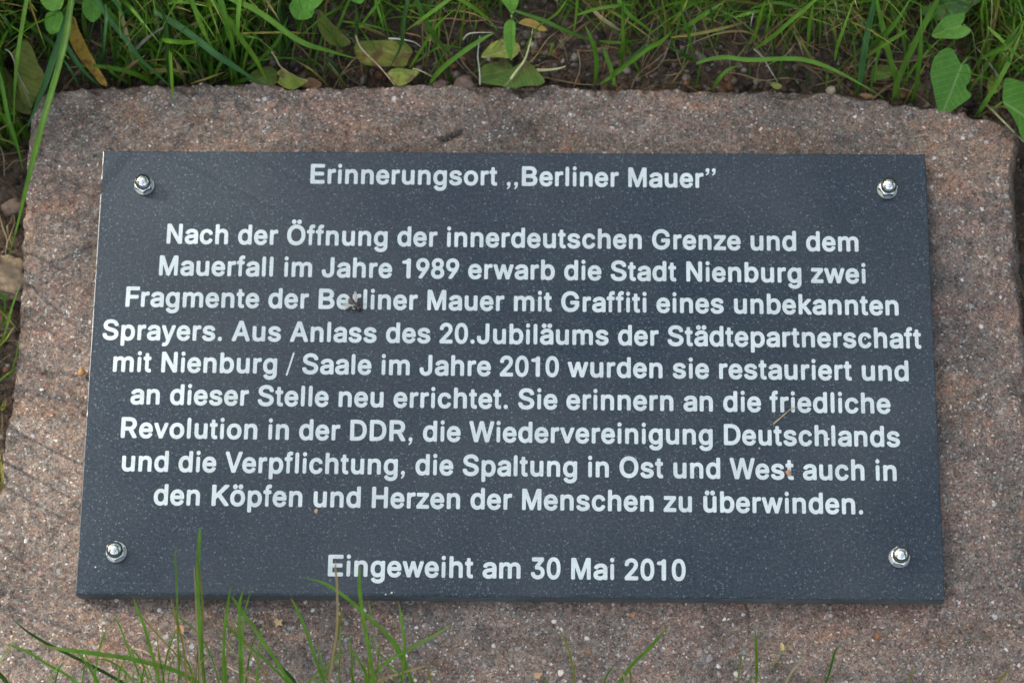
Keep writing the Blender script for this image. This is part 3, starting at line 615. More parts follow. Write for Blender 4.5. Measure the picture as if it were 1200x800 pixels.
GL = json.loads(r'''{"a":[556,[[189,-7,241,-12,295,-8,331,1,376,22,385,23,394,11,412,0,484,-1,502,4,513,11,521,20,527,47,527,344,522,398,509,434,486,470,457,497,421,517,376,533,313,542,259,541,205,532,160,517,115,492,81,461,55,425,51,407,53,389,64,371,79,363,142,347,160,347,169,350,184,362,205,386,223,399,250,410,277,414,322,413,349,405,369,389,377,371,380,353,376,349,367,347,214,328,169,319,133,307,106,295,79,277,61,259,45,236,32,200,29,164,35,119,49,83,77,47,106,24,142,6],[232,118,214,122,196,130,186,137,180,146,177,155,178,169,187,184,205,195,241,206,376,223,380,218,376,182,367,162,349,143,331,131,304,121,268,116]]],"b":[611,[[279,-7,309,-11,345,-11,381,-7,408,0,436,11,467,29,490,47,516,75,534,101,552,136,563,164,572,200,576,236,578,281,575,326,568,362,549,416,535,443,516,470,480,506,453,525,426,538,399,548,372,554,345,556,309,556,282,553,255,545,229,533,210,521,205,524,204,533,204,677,199,695,183,712,174,716,156,718,93,717,84,713,66,695,61,677,61,47,63,29,74,11,93,0,165,0,183,7,189,11,201,31,246,4],[273,128,255,138,237,155,225,173,213,200,206,227,203,263,203,299,209,335,219,362,228,380,246,401,264,414,282,421,309,426,336,425,354,421,381,408,399,391,412,371,424,344,430,317,434,281,432,245,426,209,415,182,405,164,390,146,372,133,354,125,327,120,300,121]]],"c":[556,[[237,-7,282,-11,327,-9,372,0,408,14,444,36,476,65,503,101,519,137,519,155,510,173,502,182,489,189,435,203,417,203,399,193,390,182,372,152,354,135,327,122,300,118,264,120,237,129,210,152,191,182,182,209,176,245,176,281,179,308,186,335,199,362,219,388,237,401,255,409,282,413,309,413,336,406,363,388,372,379,394,344,417,332,435,332,489,345,504,353,511,362,517,380,516,400,500,434,472,470,444,495,417,512,390,524,354,535,300,542,246,539,201,528,156,507,120,479,84,439,61,398,43,344,35,290,36,227,46,173,67,119,98,74,114,56,138,36,183,10,210,0]]],"d":[611,[[231,-7,282,-12,336,-6,372,7,408,30,426,10,444,0,507,-1,516,0,534,9,543,17,549,29,551,47,551,668,549,686,543,699,534,708,516,717,444,717,426,708,413,695,409,677,408,522,399,523,372,539,354,547,309,556,255,555,228,551,201,544,156,523,132,506,112,488,77,443,55,398,46,371,39,337,34,272,36,236,41,200,49,164,59,137,73,110,90,83,111,58,129,42,174,13,201,1],[255,126,233,137,214,155,201,174,189,200,182,227,178,263,179,299,186,335,195,362,205,380,220,398,237,412,255,420,282,426,309,425,327,422,345,416,369,398,384,380,397,353,405,326,409,290,409,254,404,218,396,191,388,173,372,152,354,136,336,127,309,120,282,120]]],"e":[556,[[230,-7,280,-11,325,-10,370,-1,406,12,442,33,478,64,500,92,516,128,516,146,512,155,496,171,433,187,415,189,406,188,394,182,385,173,368,146,343,128,307,118,262,119,235,126,208,142,190,161,178,182,171,200,169,209,172,212,487,212,505,217,523,236,527,245,528,272,527,308,522,344,509,389,487,434,459,470,424,500,379,524,334,537,280,542,226,538,181,525,136,501,99,470,82,451,65,425,43,380,28,326,23,263,27,209,40,155,64,105,95,65,136,31,181,7],[181,337,174,344,178,353,190,372,206,389,235,407,271,414,307,411,338,398,361,376,377,344,370,337]]],"f":[333,[[114,5,132,0,177,1,195,11,207,23,210,32,212,50,212,419,222,424,258,424,276,429,290,437,297,446,301,455,303,509,301,518,294,532,279,545,267,551,212,554,213,590,215,599,222,611,240,615,276,614,285,617,294,625,304,644,315,689,315,707,305,725,295,734,267,744,231,748,195,743,168,733,141,716,116,689,98,653,89,608,88,554,51,552,33,547,21,536,11,518,10,473,12,455,16,446,24,436,42,426,78,424,88,419,88,41,89,32,96,19]]],"g":[611,[[238,-207,288,-212,342,-210,387,-203,432,-188,468,-169,497,-144,522,-114,539,-81,549,-45,553,-9,553,495,549,511,541,522,531,530,522,534,504,536,450,535,425,522,414,502,369,528,324,540,288,542,261,541,234,537,207,530,162,509,121,477,99,452,85,432,62,387,50,351,42,306,40,261,44,207,53,162,67,126,88,90,109,63,139,36,171,16,207,1,243,-7,288,-11,324,-8,369,4,405,24,411,18,409,-18,398,-45,378,-64,360,-73,342,-79,297,-83,252,-77,234,-70,216,-58,180,-21,153,-14,135,-19,90,-44,72,-61,67,-72,65,-81,70,-99,90,-127,116,-153,144,-174,171,-188,207,-201],[261,125,239,135,217,153,204,171,193,198,186,225,183,261,185,297,191,324,201,351,212,369,225,384,243,398,261,406,288,411,315,410,333,407,351,400,370,387,385,369,399,342,407,315,412,279,412,243,406,207,397,180,387,162,371,144,359,135,338,126,315,121,288,120]]],"h":[611,[[88,5,106,0,178,1,187,5,205,23,209,41,209,320,213,356,224,383,241,402,268,418,304,425,340,423,367,411,387,392,398,365,402,329,402,41,406,23,421,7,439,1,511,1,529,11,538,19,544,32,546,41,545,365,536,419,517,464,493,496,466,520,430,540,385,553,340,557,295,554,250,541,214,522,210,527,209,671,206,689,195,707,180,716,169,718,106,718,88,713,72,698,65,671,65,41,70,23]]],"i":[278,[[108,5,122,1,140,0,158,2,176,9,185,15,199,32,203,41,206,59,205,482,199,500,184,518,167,527,140,532,113,529,95,519,79,500,75,491,72,473,72,59,75,41,79,32,94,14],[213,658,209,681,199,701,182,718,162,728,139,732,116,728,96,718,79,701,69,681,65,658,69,635,79,615,96,598,116,588,139,584,162,588,182,598,199,615,209,635]]],"k":[556,[[92,5,110,0,182,2,191,6,207,23,212,41,212,194,227,211,236,213,398,17,407,9,425,1,434,0,515,1,533,8,540,14,550,32,552,41,550,50,542,65,345,302,344,311,524,487,531,500,532,509,528,527,515,541,497,549,416,550,398,545,380,530,218,372,215,374,212,383,211,680,209,692,200,705,191,713,173,718,101,717,83,707,75,698,70,680,69,41,74,23]]],"l":[278,[[113,5,128,1,146,1,164,6,182,15,191,23,203,41,209,68,208,662,200,685,182,705,164,714,137,718,110,712,90,698,82,689,74,673,69,644,69,68,72,50,81,32,98,14]]],"m":[889,[[87,5,105,0,177,1,186,5,204,23,209,41,209,329,212,356,222,378,240,397,267,410,294,415,321,413,339,407,359,392,370,374,372,356,372,41,377,23,393,6,420,0,483,1,501,11,512,23,516,32,518,50,519,356,528,380,546,399,573,411,600,415,627,413,654,403,668,392,678,374,681,347,681,41,686,23,699,10,717,1,726,0,780,0,807,8,821,23,826,41,826,356,819,410,810,437,798,459,771,493,737,518,699,534,654,544,600,543,573,539,546,531,502,509,465,479,446,500,420,521,393,534,357,543,312,544,276,539,242,527,204,507,195,524,177,535,105,536,87,531,73,518,65,500,64,491,64,41,69,23]]],"n":[611,[[88,5,106,0,178,1,187,5,205,23,209,41,209,311,213,347,226,374,243,392,268,406,304,413,340,410,367,400,385,383,398,356,402,320,402,41,406,23,421,7,448,0,511,1,529,11,538,19,544,32,546,50,546,329,543,374,535,410,520,446,501,473,474,500,448,517,421,529,394,537,358,542,313,541,277,535,241,523,205,505,196,524,178,535,106,536,88,531,79,524,70,509,65,491,65,41,70,23]]],"o":[611,[[248,-7,300,-11,354,-8,408,5,453,26,493,56,526,92,552,137,568,182,577,236,576,299,567,353,545,407,514,452,477,488,432,515,381,534,318,542,264,540,210,528,165,508,125,479,91,443,63,398,43,344,35,290,36,227,47,173,69,119,102,74,120,55,147,34,192,10,219,0],[282,119,255,126,235,137,215,155,198,182,188,209,182,245,181,281,185,308,193,335,206,362,220,380,237,395,255,405,282,412,309,414,336,411,363,402,381,391,399,373,412,353,423,326,430,290,432,254,429,227,422,200,410,173,397,155,378,137,363,128,336,120,309,117]]],"p":[611,[[85,-196,103,-201,166,-200,184,-195,200,-178,205,-160,205,2,211,10,247,-11,265,-18,292,-24,346,-26,400,-18,445,1,486,29,520,65,547,110,567,164,577,227,577,290,567,353,547,407,517,455,481,491,436,520,409,530,382,537,328,542,292,540,265,534,238,523,202,503,197,515,184,528,157,536,94,535,76,524,68,515,64,506,62,488,62,-160,67,-178],[283,109,263,119,241,137,228,155,215,182,208,209,204,245,204,281,209,317,218,344,227,362,240,380,256,394,274,404,292,409,319,412,346,409,373,399,391,385,409,363,419,344,428,317,433,281,434,245,429,209,422,182,409,155,391,132,374,119,355,110,328,105,301,106]]],"r":[389,[[87,5,105,0,168,1,186,10,199,23,204,41,204,329,208,356,218,374,226,383,249,399,267,405,285,408,339,408,357,417,366,427,371,437,373,455,372,509,366,521,348,537,339,541,321,543,294,543,267,539,240,532,204,513,195,511,183,527,168,535,105,536,96,535,81,527,69,509,64,491,64,41,69,23]]],"s":[556,[[208,-7,260,-11,314,-10,359,-2,404,12,440,30,473,56,496,83,512,119,519,155,518,182,514,200,498,236,485,254,466,272,431,294,395,309,359,319,251,341,224,350,206,359,197,371,196,380,200,389,215,402,242,413,278,417,314,414,333,407,355,389,377,361,395,350,413,350,476,362,492,371,503,389,504,407,494,434,476,461,458,482,431,504,404,518,377,529,323,540,269,542,215,537,170,525,125,503,94,479,70,452,53,416,47,380,51,335,67,299,80,281,99,263,134,241,179,223,341,186,359,175,366,164,367,155,363,146,341,129,311,119,269,116,233,120,206,129,185,146,170,173,143,190,125,190,71,180,53,172,44,165,34,146,34,128,49,92,76,56,107,31,134,16,170,2]]],"t":[333,[[183,-1,231,-6,276,-1,294,10,304,26,306,44,305,53,298,89,291,107,284,116,267,126,258,127,231,124,219,125,210,134,208,152,208,413,213,419,267,421,285,431,296,449,298,503,293,521,285,534,276,541,258,546,211,548,208,557,207,629,199,647,191,656,177,663,168,664,123,665,114,664,96,656,87,649,81,638,78,620,76,548,42,545,30,539,21,530,11,512,10,467,13,449,24,431,42,421,69,420,77,413,78,143,82,107,89,80,105,51,128,26,150,12]]],"u":[611,[[222,-2,269,-7,323,-2,368,12,404,32,415,16,440,0,503,-1,521,4,540,25,545,43,545,493,540,511,521,530,503,535,440,534,422,529,413,521,406,511,401,493,401,223,397,187,384,160,366,142,341,129,305,122,269,126,242,138,224,156,214,178,210,214,210,493,205,511,188,529,179,533,161,535,98,534,87,529,71,511,66,493,66,205,68,169,75,133,93,88,107,67,129,43,152,25,170,15,197,4]]],"v":[556,[[225,5,243,0,324,2,333,6,349,23,536,482,540,500,538,509,531,522,522,530,504,535,432,535,414,530,401,518,391,500,279,207,166,500,153,522,144,530,126,535,54,535,36,530,23,518,18,500,24,473,202,32,207,23]]],"w":[778,[[186,5,204,0,276,1,285,5,303,22,384,281,393,289,475,23,492,5,510,0,582,1,600,8,608,14,617,32,763,482,762,509,753,525,744,531,726,535,663,535,645,531,628,518,620,500,546,252,537,255,466,500,459,518,447,530,429,535,357,535,339,531,324,518,314,500,240,247,231,259,157,509,150,521,141,530,132,534,114,535,51,535,33,530,24,523,16,509,16,482,162,32,168,20]]],"y":[556,[[88,-200,123,-204,159,-204,186,-199,213,-190,240,-175,258,-161,280,-137,298,-110,318,-65,533,484,533,502,529,511,510,530,492,535,420,534,410,529,392,511,276,198,267,217,162,502,151,520,141,530,132,534,60,535,36,529,24,520,16,502,16,484,198,16,199,7,182,-38,172,-56,164,-65,150,-72,141,-73,105,-69,96,-70,87,-74,70,-92,54,-146,53,-173,57,-182,65,-191]]],"z":[500,[[43,5,61,0,439,0,457,5,475,23,480,41,479,95,472,113,457,126,439,131,227,131,231,140,466,428,471,446,472,491,466,512,457,525,448,531,430,535,70,535,52,531,37,518,28,491,30,437,34,427,52,410,70,405,268,405,272,401,26,104,20,86,21,32,25,23]]],"A":[722,[[48,5,70,0,133,0,151,3,168,14,178,32,232,176,241,184,484,183,489,176,547,26,565,6,583,0,655,0,673,5,692,23,697,41,691,64,444,689,430,707,421,713,403,718,313,718,295,713,280,698,26,50,26,32,30,23,35,14],[295,317,287,320,290,329,358,517,367,500,433,320,430,317]]],"B":[722,[[99,5,117,0,387,0,432,2,477,7,522,19,567,38,603,62,634,95,654,131,665,167,669,212,663,257,650,293,630,324,603,352,571,374,576,383,605,410,627,446,633,464,638,491,638,536,631,572,615,608,588,644,558,669,522,690,486,704,450,712,405,717,117,718,99,713,83,698,76,671,76,41,81,23],[234,136,232,140,232,293,234,296,243,298,387,298,432,294,459,285,486,268,504,248,512,230,516,203,512,185,507,176,491,158,468,146,432,137,396,134,243,134],[234,431,232,437,232,581,234,583,378,584,414,581,441,574,459,564,470,554,482,536,487,509,481,482,469,464,459,455,432,440,405,432,378,429,243,429]]],"D":[722,[[99,5,117,0,342,0,396,5,441,14,504,37,549,63,588,95,625,140,641,167,657,201,676,266,682,302,685,347,681,428,674,464,664,500,650,536,636,563,618,590,595,617,549,657,513,678,468,697,423,709,378,716,333,718,117,718,99,713,83,698,76,671,76,41,81,23],[225,138,224,581,234,584,360,582,405,574,441,560,476,536,500,509,520,473,533,428,539,374,537,320,529,275,512,230,495,203,468,177,441,159,414,148,378,139,333,134,234,134]]],"E":[667,[[99,5,117,0,576,0,585,1,603,10,616,23,621,41,620,104,612,119,594,130,576,134,243,134,236,140,235,149,237,293,243,296,549,296,567,301,576,308,586,320,591,338,591,383,587,401,576,419,558,428,243,430,235,437,237,581,243,584,585,586,594,589,603,597,612,608,616,617,616,680,610,698,602,707,587,716,576,718,117,718,99,713,83,698,76,671,76,41,81,23]]],"F":[611,[[99,5,117,0,198,1,207,5,225,23,230,41,230,275,231,284,234,286,513,287,533,293,542,302,552,320,552,383,545,401,540,408,522,419,234,421,230,428,231,581,234,584,540,584,558,588,576,599,585,615,587,626,586,689,576,706,567,713,549,718,117,718,99,713,83,698,76,671,76,41,81,23]]],"G":[778,[[327,-5,391,-10,463,-4,526,14,579,40,626,76,664,121,681,148,693,175,708,229,713,274,712,355,706,367,688,386,679,389,661,391,427,391,401,382,390,373,382,355,381,301,385,283,390,274,400,266,418,258,427,257,562,256,551,220,529,184,499,157,463,139,427,130,391,128,355,131,319,140,284,157,261,175,238,200,219,229,202,274,194,319,193,382,200,436,216,481,237,517,265,547,301,571,337,584,382,590,427,587,463,576,490,562,512,544,535,517,562,466,571,459,589,452,670,452,688,460,700,472,704,481,704,499,688,548,661,595,628,634,589,667,553,689,508,708,454,722,418,726,382,727,346,725,310,720,274,710,247,700,192,670,166,651,139,625,103,579,88,553,72,517,60,481,51,445,46,400,44,364,45,319,50,283,57,247,67,211,82,175,97,148,115,121,139,93,166,67,193,47,220,31,256,14,292,3]]],"H":[722,[[94,5,112,0,184,1,202,12,211,24,216,41,216,293,220,299,229,300,499,300,506,293,506,41,511,23,526,7,553,0,616,1,634,11,643,19,649,32,651,50,651,671,644,698,634,709,625,714,607,718,544,718,526,713,511,698,506,680,506,446,505,437,499,433,220,433,216,437,216,446,216,671,209,698,193,713,175,718,103,717,85,707,78,698,71,671,71,41,76,23]]],"J":[556,[[199,-5,243,-9,288,-8,333,1,369,16,405,38,432,64,454,94,471,130,480,166,484,211,484,670,477,698,468,708,450,717,369,717,351,706,340,688,338,670,338,211,332,175,324,157,317,148,306,139,290,130,261,124,225,127,198,140,182,157,174,175,168,202,166,247,163,256,149,274,135,281,54,281,45,278,36,270,23,247,22,202,28,157,43,112,63,78,88,49,117,27,153,9]]],"K":[722,[[110,5,128,0,209,1,218,5,237,23,242,41,241,230,317,302,551,17,560,9,587,0,668,0,686,5,704,18,711,32,712,41,707,59,429,401,704,659,710,671,711,680,706,698,698,707,679,716,668,718,569,718,551,712,533,698,245,424,242,428,242,671,241,689,237,698,227,708,209,717,200,718,119,717,101,707,93,698,89,689,87,671,87,41,92,23]]],"M":[833,[[92,5,110,0,173,1,193,14,201,23,205,32,206,383,209,396,353,23,371,5,380,1,443,0,461,5,479,21,485,32,623,396,625,383,627,32,632,21,650,5,668,0,731,1,740,5,758,21,764,32,765,41,765,680,760,698,751,707,731,717,722,718,632,718,605,710,593,698,425,248,416,233,399,284,241,698,227,712,209,717,110,718,100,716,83,707,75,698,71,689,69,671,69,41,74,23]]],"N":[722,[[92,5,110,0,182,1,191,5,200,13,212,32,213,446,218,455,500,14,515,5,533,0,614,0,632,5,649,23,654,41,654,671,652,689,648,698,640,707,624,716,614,718,542,717,524,707,516,698,512,689,510,671,510,275,506,262,233,689,218,707,201,716,191,718,110,718,92,713,75,698,71,689,69,671,69,41,74,23]]],"O":[778,[[326,-5,364,-9,400,-9,436,-7,472,-1,499,6,535,20,589,50,616,71,640,94,663,121,681,148,695,175,710,211,727,274,733,319,734,355,732,400,728,436,721,472,710,508,694,544,679,571,661,598,638,625,609,652,585,670,553,689,526,702,499,712,463,721,427,726,391,727,355,726,319,721,256,703,224,688,194,670,166,649,141,625,118,598,99,571,84,544,69,508,52,445,46,400,44,364,46,319,50,283,57,247,68,211,83,175,98,148,116,121,139,94,166,68,193,48,220,31,256,15,292,3],[364,129,319,140,284,157,256,179,229,213,211,247,198,292,192,346,194,400,203,445,216,481,238,517,265,547,301,570,337,584,373,589,418,588,463,577,499,558,526,535,553,499,570,463,582,418,586,364,584,310,574,265,559,229,536,193,508,166,481,149,445,135,409,129]]],"R":[722,[[99,5,117,0,198,1,216,12,226,23,229,32,231,50,231,248,234,254,243,256,360,256,369,248,506,23,522,7,549,0,630,1,648,6,664,23,669,41,664,59,525,284,576,318,597,338,612,357,627,383,638,410,645,437,649,464,649,500,646,527,640,554,630,581,616,608,603,626,585,646,558,667,522,688,486,702,441,712,396,717,117,718,99,713,83,698,76,671,76,41,81,23],[234,390,232,392,231,401,231,581,234,584,369,584,414,580,441,572,459,562,470,554,484,536,491,518,495,500,494,464,484,437,470,419,459,410,432,398,396,392]]],"S":[667,[[264,-8,332,-12,395,-9,449,1,503,22,548,49,583,82,607,118,624,163,628,190,629,217,626,244,619,271,606,298,594,316,558,352,515,379,467,400,413,417,305,444,260,460,228,478,213,496,209,514,211,532,221,550,233,563,251,575,278,586,305,591,332,593,386,588,413,580,431,570,445,559,458,544,475,505,485,496,494,493,512,489,575,489,593,494,602,502,612,514,616,523,617,532,615,550,599,595,576,631,548,660,512,685,476,703,431,717,368,726,305,726,251,718,197,701,151,676,127,658,109,640,82,604,64,559,59,514,60,487,66,460,77,433,87,415,107,392,125,376,170,347,215,327,251,315,386,280,431,264,463,244,476,226,479,208,476,190,467,172,449,154,422,139,395,130,368,125,332,123,278,129,251,138,233,147,215,161,206,172,191,208,179,225,161,235,80,236,62,231,53,224,44,208,41,190,46,163,63,118,80,91,95,73,125,46,170,20,215,3]]],"V":[667,[[277,5,285,2,303,0,384,1,393,5,411,23,644,671,644,689,636,703,627,711,618,715,600,718,537,718,519,713,504,698,339,215,330,220,163,698,150,711,141,715,123,718,51,717,42,712,27,698,22,680,26,662,255,32,259,23]]],"W":[944,[[210,5,227,0,308,0,317,1,335,10,347,23,461,431,470,444,588,23,605,6,623,0,704,0,722,5,737,14,747,32,923,662,926,680,925,689,921,698,913,707,893,717,884,718,821,718,803,713,786,698,778,680,668,259,659,270,549,680,542,698,534,707,524,713,506,718,425,718,407,713,392,698,388,689,272,255,263,276,150,698,137,711,128,715,110,718,38,717,20,705,10,689,9,680,12,662,187,32,191,23]]],"0":[556,[[230,-5,280,-10,334,-3,361,6,388,19,427,49,444,67,463,94,490,148,509,211,521,283,524,373,517,463,502,535,477,598,462,625,442,652,424,671,403,688,379,704,352,715,325,723,298,727,244,725,199,713,172,700,154,689,118,656,89,616,64,562,45,499,36,436,32,355,37,265,51,193,73,131,100,83,118,61,139,40,181,12,208,1],[253,127,230,139,213,157,196,184,186,211,176,247,169,292,166,346,167,400,172,445,179,481,190,517,202,544,217,566,235,582,253,591,280,595,307,590,334,572,352,548,367,517,379,475,386,427,390,373,389,319,385,274,376,229,364,193,350,166,334,146,307,129,280,123]]],"1":[556,[[266,5,291,0,327,0,345,3,354,8,372,24,381,37,385,50,386,653,382,671,372,688,354,702,336,709,291,709,273,702,237,668,201,641,102,629,84,618,76,608,66,593,62,581,62,563,69,545,84,529,102,518,120,515,219,515,228,509,228,59,231,41,241,23,255,10]]],"2":[556,[[49,5,67,0,463,0,481,2,490,6,506,23,511,41,509,104,506,113,490,128,472,133,256,133,247,136,244,140,373,274,436,347,461,383,476,410,487,437,495,464,500,500,499,536,492,572,478,608,461,635,436,664,409,685,373,706,328,721,283,727,229,725,184,715,139,695,103,670,71,635,49,599,34,554,28,509,31,496,40,482,58,471,76,469,121,469,139,471,148,474,164,491,168,500,174,536,188,563,211,582,229,590,247,594,265,595,292,592,310,587,328,577,344,563,355,545,360,527,361,509,357,482,350,464,337,440,319,416,274,365,36,113,27,95,26,41,31,23]]],"3":[556,[[216,-5,266,-10,311,-7,356,2,392,17,428,39,460,67,486,103,503,139,514,184,515,238,506,283,487,328,461,364,431,391,401,410,347,430,341,436,484,607,491,634,489,688,486,697,478,706,464,714,446,718,104,718,77,711,68,703,60,688,60,616,68,602,86,589,104,584,284,584,293,580,174,436,166,409,166,364,169,346,176,334,185,326,194,322,212,320,284,317,311,311,329,304,347,291,362,274,371,256,376,238,377,220,375,193,370,175,358,157,347,147,329,135,311,129,284,124,239,127,221,132,203,141,185,157,178,166,163,211,155,220,140,229,59,229,44,220,36,211,29,184,35,148,49,112,73,76,99,49,131,26,176,6]]],"8":[556,[[220,-5,280,-10,334,-5,379,7,424,29,463,58,492,94,511,130,522,175,524,202,523,229,518,256,509,283,496,310,478,337,460,357,440,373,443,382,460,401,477,427,494,472,499,499,500,535,497,562,489,589,477,616,460,643,424,680,397,698,370,711,343,719,316,725,271,727,226,723,181,709,145,690,111,661,89,634,69,598,57,553,55,508,63,463,82,420,96,400,113,382,115,373,91,353,70,328,54,301,43,274,36,247,32,211,34,175,39,148,49,121,64,94,82,70,103,49,127,31,154,16,190,3],[235,128,217,135,196,148,181,166,174,184,171,202,173,229,178,247,189,265,208,283,223,292,244,300,262,303,289,304,307,301,325,295,347,283,370,260,383,229,383,193,378,175,370,161,361,151,346,139,316,127,271,123],[262,436,244,440,226,448,217,455,203,472,195,490,193,508,193,526,196,544,205,562,213,571,235,587,253,593,271,595,307,592,334,579,343,571,355,553,362,526,363,508,360,490,345,463,325,446,298,436]]],"9":[556,[[152,5,170,0,233,0,251,5,269,17,454,284,489,347,512,410,521,464,520,509,512,554,494,600,467,641,437,671,395,700,350,717,305,726,251,726,197,716,154,698,114,671,80,636,56,599,39,554,30,500,30,473,34,437,40,410,50,383,77,338,112,302,152,276,197,260,224,255,260,252,266,248,133,59,129,50,129,32,134,21],[242,380,224,388,206,401,191,419,181,437,175,455,172,482,174,509,179,527,187,545,200,563,215,577,233,587,251,593,269,596,296,594,314,589,332,581,350,566,370,536,376,518,380,491,379,464,375,446,368,428,356,410,341,396,323,385,305,379,287,376,260,376]]],".":[278,[[215,74,211,97,200,119,184,135,162,146,139,150,116,146,94,135,78,119,67,97,63,74,67,51,78,29,94,13,116,2,139,-2,162,2,184,13,200,29,211,51]]],",":[278,[[78,-116,88,-123,97,-122,142,-94,183,-44,195,-17,198,-8,194,1,181,10,195,19,205,35,205,39,199,46,199,55,212,73,211,82,204,100,191,118,178,128,160,136,133,139,106,131,87,118,79,108,70,91,66,73,66,55,72,37,79,24,92,10,106,0,124,-5,133,-1,141,-8,126,-17,109,-53,73,-89,69,-98],[142,-7,134,1,142,8,151,8,157,1,151,-5]]],"/":[278,[[14,-55,26,-60,53,-56,62,-46,65,-37,286,701,290,719,288,728,278,738,269,740,251,740,242,738,233,730,228,719,4,-28,2,-37,5,-46]]],"’":[240,[[78,462,88,455,97,456,142,484,183,534,195,561,198,570,194,579,181,588,195,597,205,613,205,617,199,624,199,633,212,651,211,660,204,678,191,696,178,706,160,714,133,717,106,709,87,696,79,686,70,669,66,651,66,633,72,615,79,602,92,588,106,578,124,573,133,577,141,570,126,561,109,525,73,489,69,480],[142,571,134,579,142,586,151,586,157,579,151,573]]],"ä":[556,[[189,-7,241,-12,295,-8,340,5,376,23,385,23,394,11,412,0,484,-1,502,4,513,11,521,20,527,47,527,353,522,407,507,452,484,485,452,515,412,536,367,550,304,558,250,555,196,545,151,528,106,499,77,470,52,430,49,416,50,407,60,389,70,380,88,372,151,357,160,358,178,368,205,398,223,411,241,420,268,427,304,428,340,422,353,416,365,407,376,389,379,371,379,362,376,359,205,335,160,325,124,312,97,297,75,281,59,263,42,236,31,200,30,155,36,119,51,83,79,47,106,25,142,7],[241,119,205,128,190,137,182,146,178,155,178,173,180,182,187,191,214,205,250,214,376,231,380,227,379,200,375,182,365,164,349,146,331,134,304,123,277,119],[156,578,187,574,205,576,223,583,250,603,259,614,267,632,271,659,268,677,261,695,241,718,214,733,196,738,178,738,160,736,142,729,115,708,106,695,98,677,96,659,97,641,108,614,115,605,133,589],[362,578,394,574,412,577,430,583,448,595,458,605,473,632,477,659,474,677,466,695,448,717,421,733,403,737,385,738,367,736,353,731,326,713,313,698,307,686,301,659,303,641,309,623,320,605,331,595,349,583]]],"ö":[611,[[249,-7,300,-11,354,-8,408,6,453,28,491,56,525,94,550,137,569,191,578,254,575,317,564,371,543,423,516,464,480,500,435,529,381,549,318,558,264,555,210,543,165,523,120,489,88,452,61,407,43,353,34,290,37,227,48,173,71,119,103,74,121,56,147,36,192,11,219,1],[264,125,239,137,219,155,205,173,193,200,185,227,181,263,182,299,189,335,200,362,210,380,228,400,246,413,264,421,291,426,318,427,345,422,363,415,386,398,402,380,417,353,425,326,431,290,431,254,425,218,416,191,401,164,385,146,363,131,345,124,318,120,291,120],[178,578,210,574,228,577,246,584,264,596,273,605,288,632,292,659,289,677,281,695,264,716,237,733,219,737,201,738,171,731,144,713,129,695,125,686,119,659,120,641,126,623,137,605,147,596,165,583],[378,578,408,574,426,576,444,582,471,602,480,614,489,632,492,659,489,677,482,695,462,718,435,734,417,738,399,738,381,735,363,728,345,714,336,704,322,677,319,659,321,641,331,614,354,591]]],"ü":[611,[[223,-2,278,-7,323,-2,368,12,404,33,415,16,440,1,503,0,521,5,540,25,545,43,545,502,543,520,540,529,521,547,503,552,449,552,431,549,413,538,406,529,401,511,401,232,398,196,387,169,368,147,341,132,305,125,269,128,242,141,224,160,213,187,210,214,210,511,205,529,188,546,179,550,161,552,98,550,89,547,71,529,66,511,66,205,69,169,76,133,85,106,98,82,113,61,130,43,152,26,170,16,197,5],[169,583,197,575,215,574,233,578,260,592,270,601,283,619,290,637,292,655,288,682,272,709,251,727,233,735,215,738,197,738,179,734,150,718,129,691,123,673,121,655,126,628,143,601],[366,583,395,575,413,574,431,578,458,592,468,601,481,619,488,637,490,655,486,682,470,709,449,727,431,735,413,738,395,738,377,734,359,726,348,718,327,691,321,673,319,655,324,628,341,601]]],"Ö":[778,[[327,-5,391,-10,427,-8,463,-3,499,6,526,16,553,29,587,49,616,72,639,94,661,121,679,148,694,175,709,211,726,274,732,319,734,364,728,445,720,481,709,517,694,553,680,580,661,608,634,640,607,665,580,685,553,701,517,718,454,735,418,739,382,740,346,737,310,732,282,724,247,711,193,681,166,660,139,634,117,607,99,580,84,553,69,517,52,454,46,409,44,364,46,319,50,283,58,247,69,211,85,175,100,148,118,121,140,94,166,70,193,49,221,31,256,15,292,3],[373,130,337,136,301,149,265,174,238,203,217,238,201,283,194,328,192,382,199,436,209,472,229,514,252,544,283,570,319,589,355,598,400,601,445,594,481,579,517,554,541,526,563,490,578,445,585,400,586,346,581,301,569,256,552,220,525,184,492,157,454,140,418,131],[259,760,292,755,321,760,337,768,350,778,364,796,369,805,374,823,376,841,370,868,355,892,328,912,310,919,292,921,265,918,247,910,229,897,211,872,206,859,203,841,205,823,210,805,229,778,247,766],[459,760,490,755,508,757,526,762,553,782,569,805,574,823,576,841,570,868,553,894,526,913,508,919,490,921,463,917,445,909,427,895,409,868,403,841,405,823,410,805,418,792,430,778,445,767]]]}''')
def text_width(t):
    xs = []; x = 0
    for ch in t:
        if ch == ' ': x += 278; continue
        xs.append(x); x += GL[ch][0]
    return x
KERN = {'Ve': -40, 'We': -20, 'v ': 0, 'Fr': -25, 'y ': 0, 'r.': -40, '0.': 0}
def ink(t):
    x = 0; x0 = None; x1 = 0; pos = []
    for k, ch in enumerate(t):
        if ch != ' ':
            L = GL[ch][1]; a = min(min(l[0::2]) for l in L); b = max(max(l[0::2]) for l in L)
            if x0 is None: x0 = x + a
            x1 = x + b; pos.append((ch, x))
        x += (278 if ch == ' ' else GL[ch][0]) + KERN.get(t[k:k + 2], 0)
    return pos, x0, x1
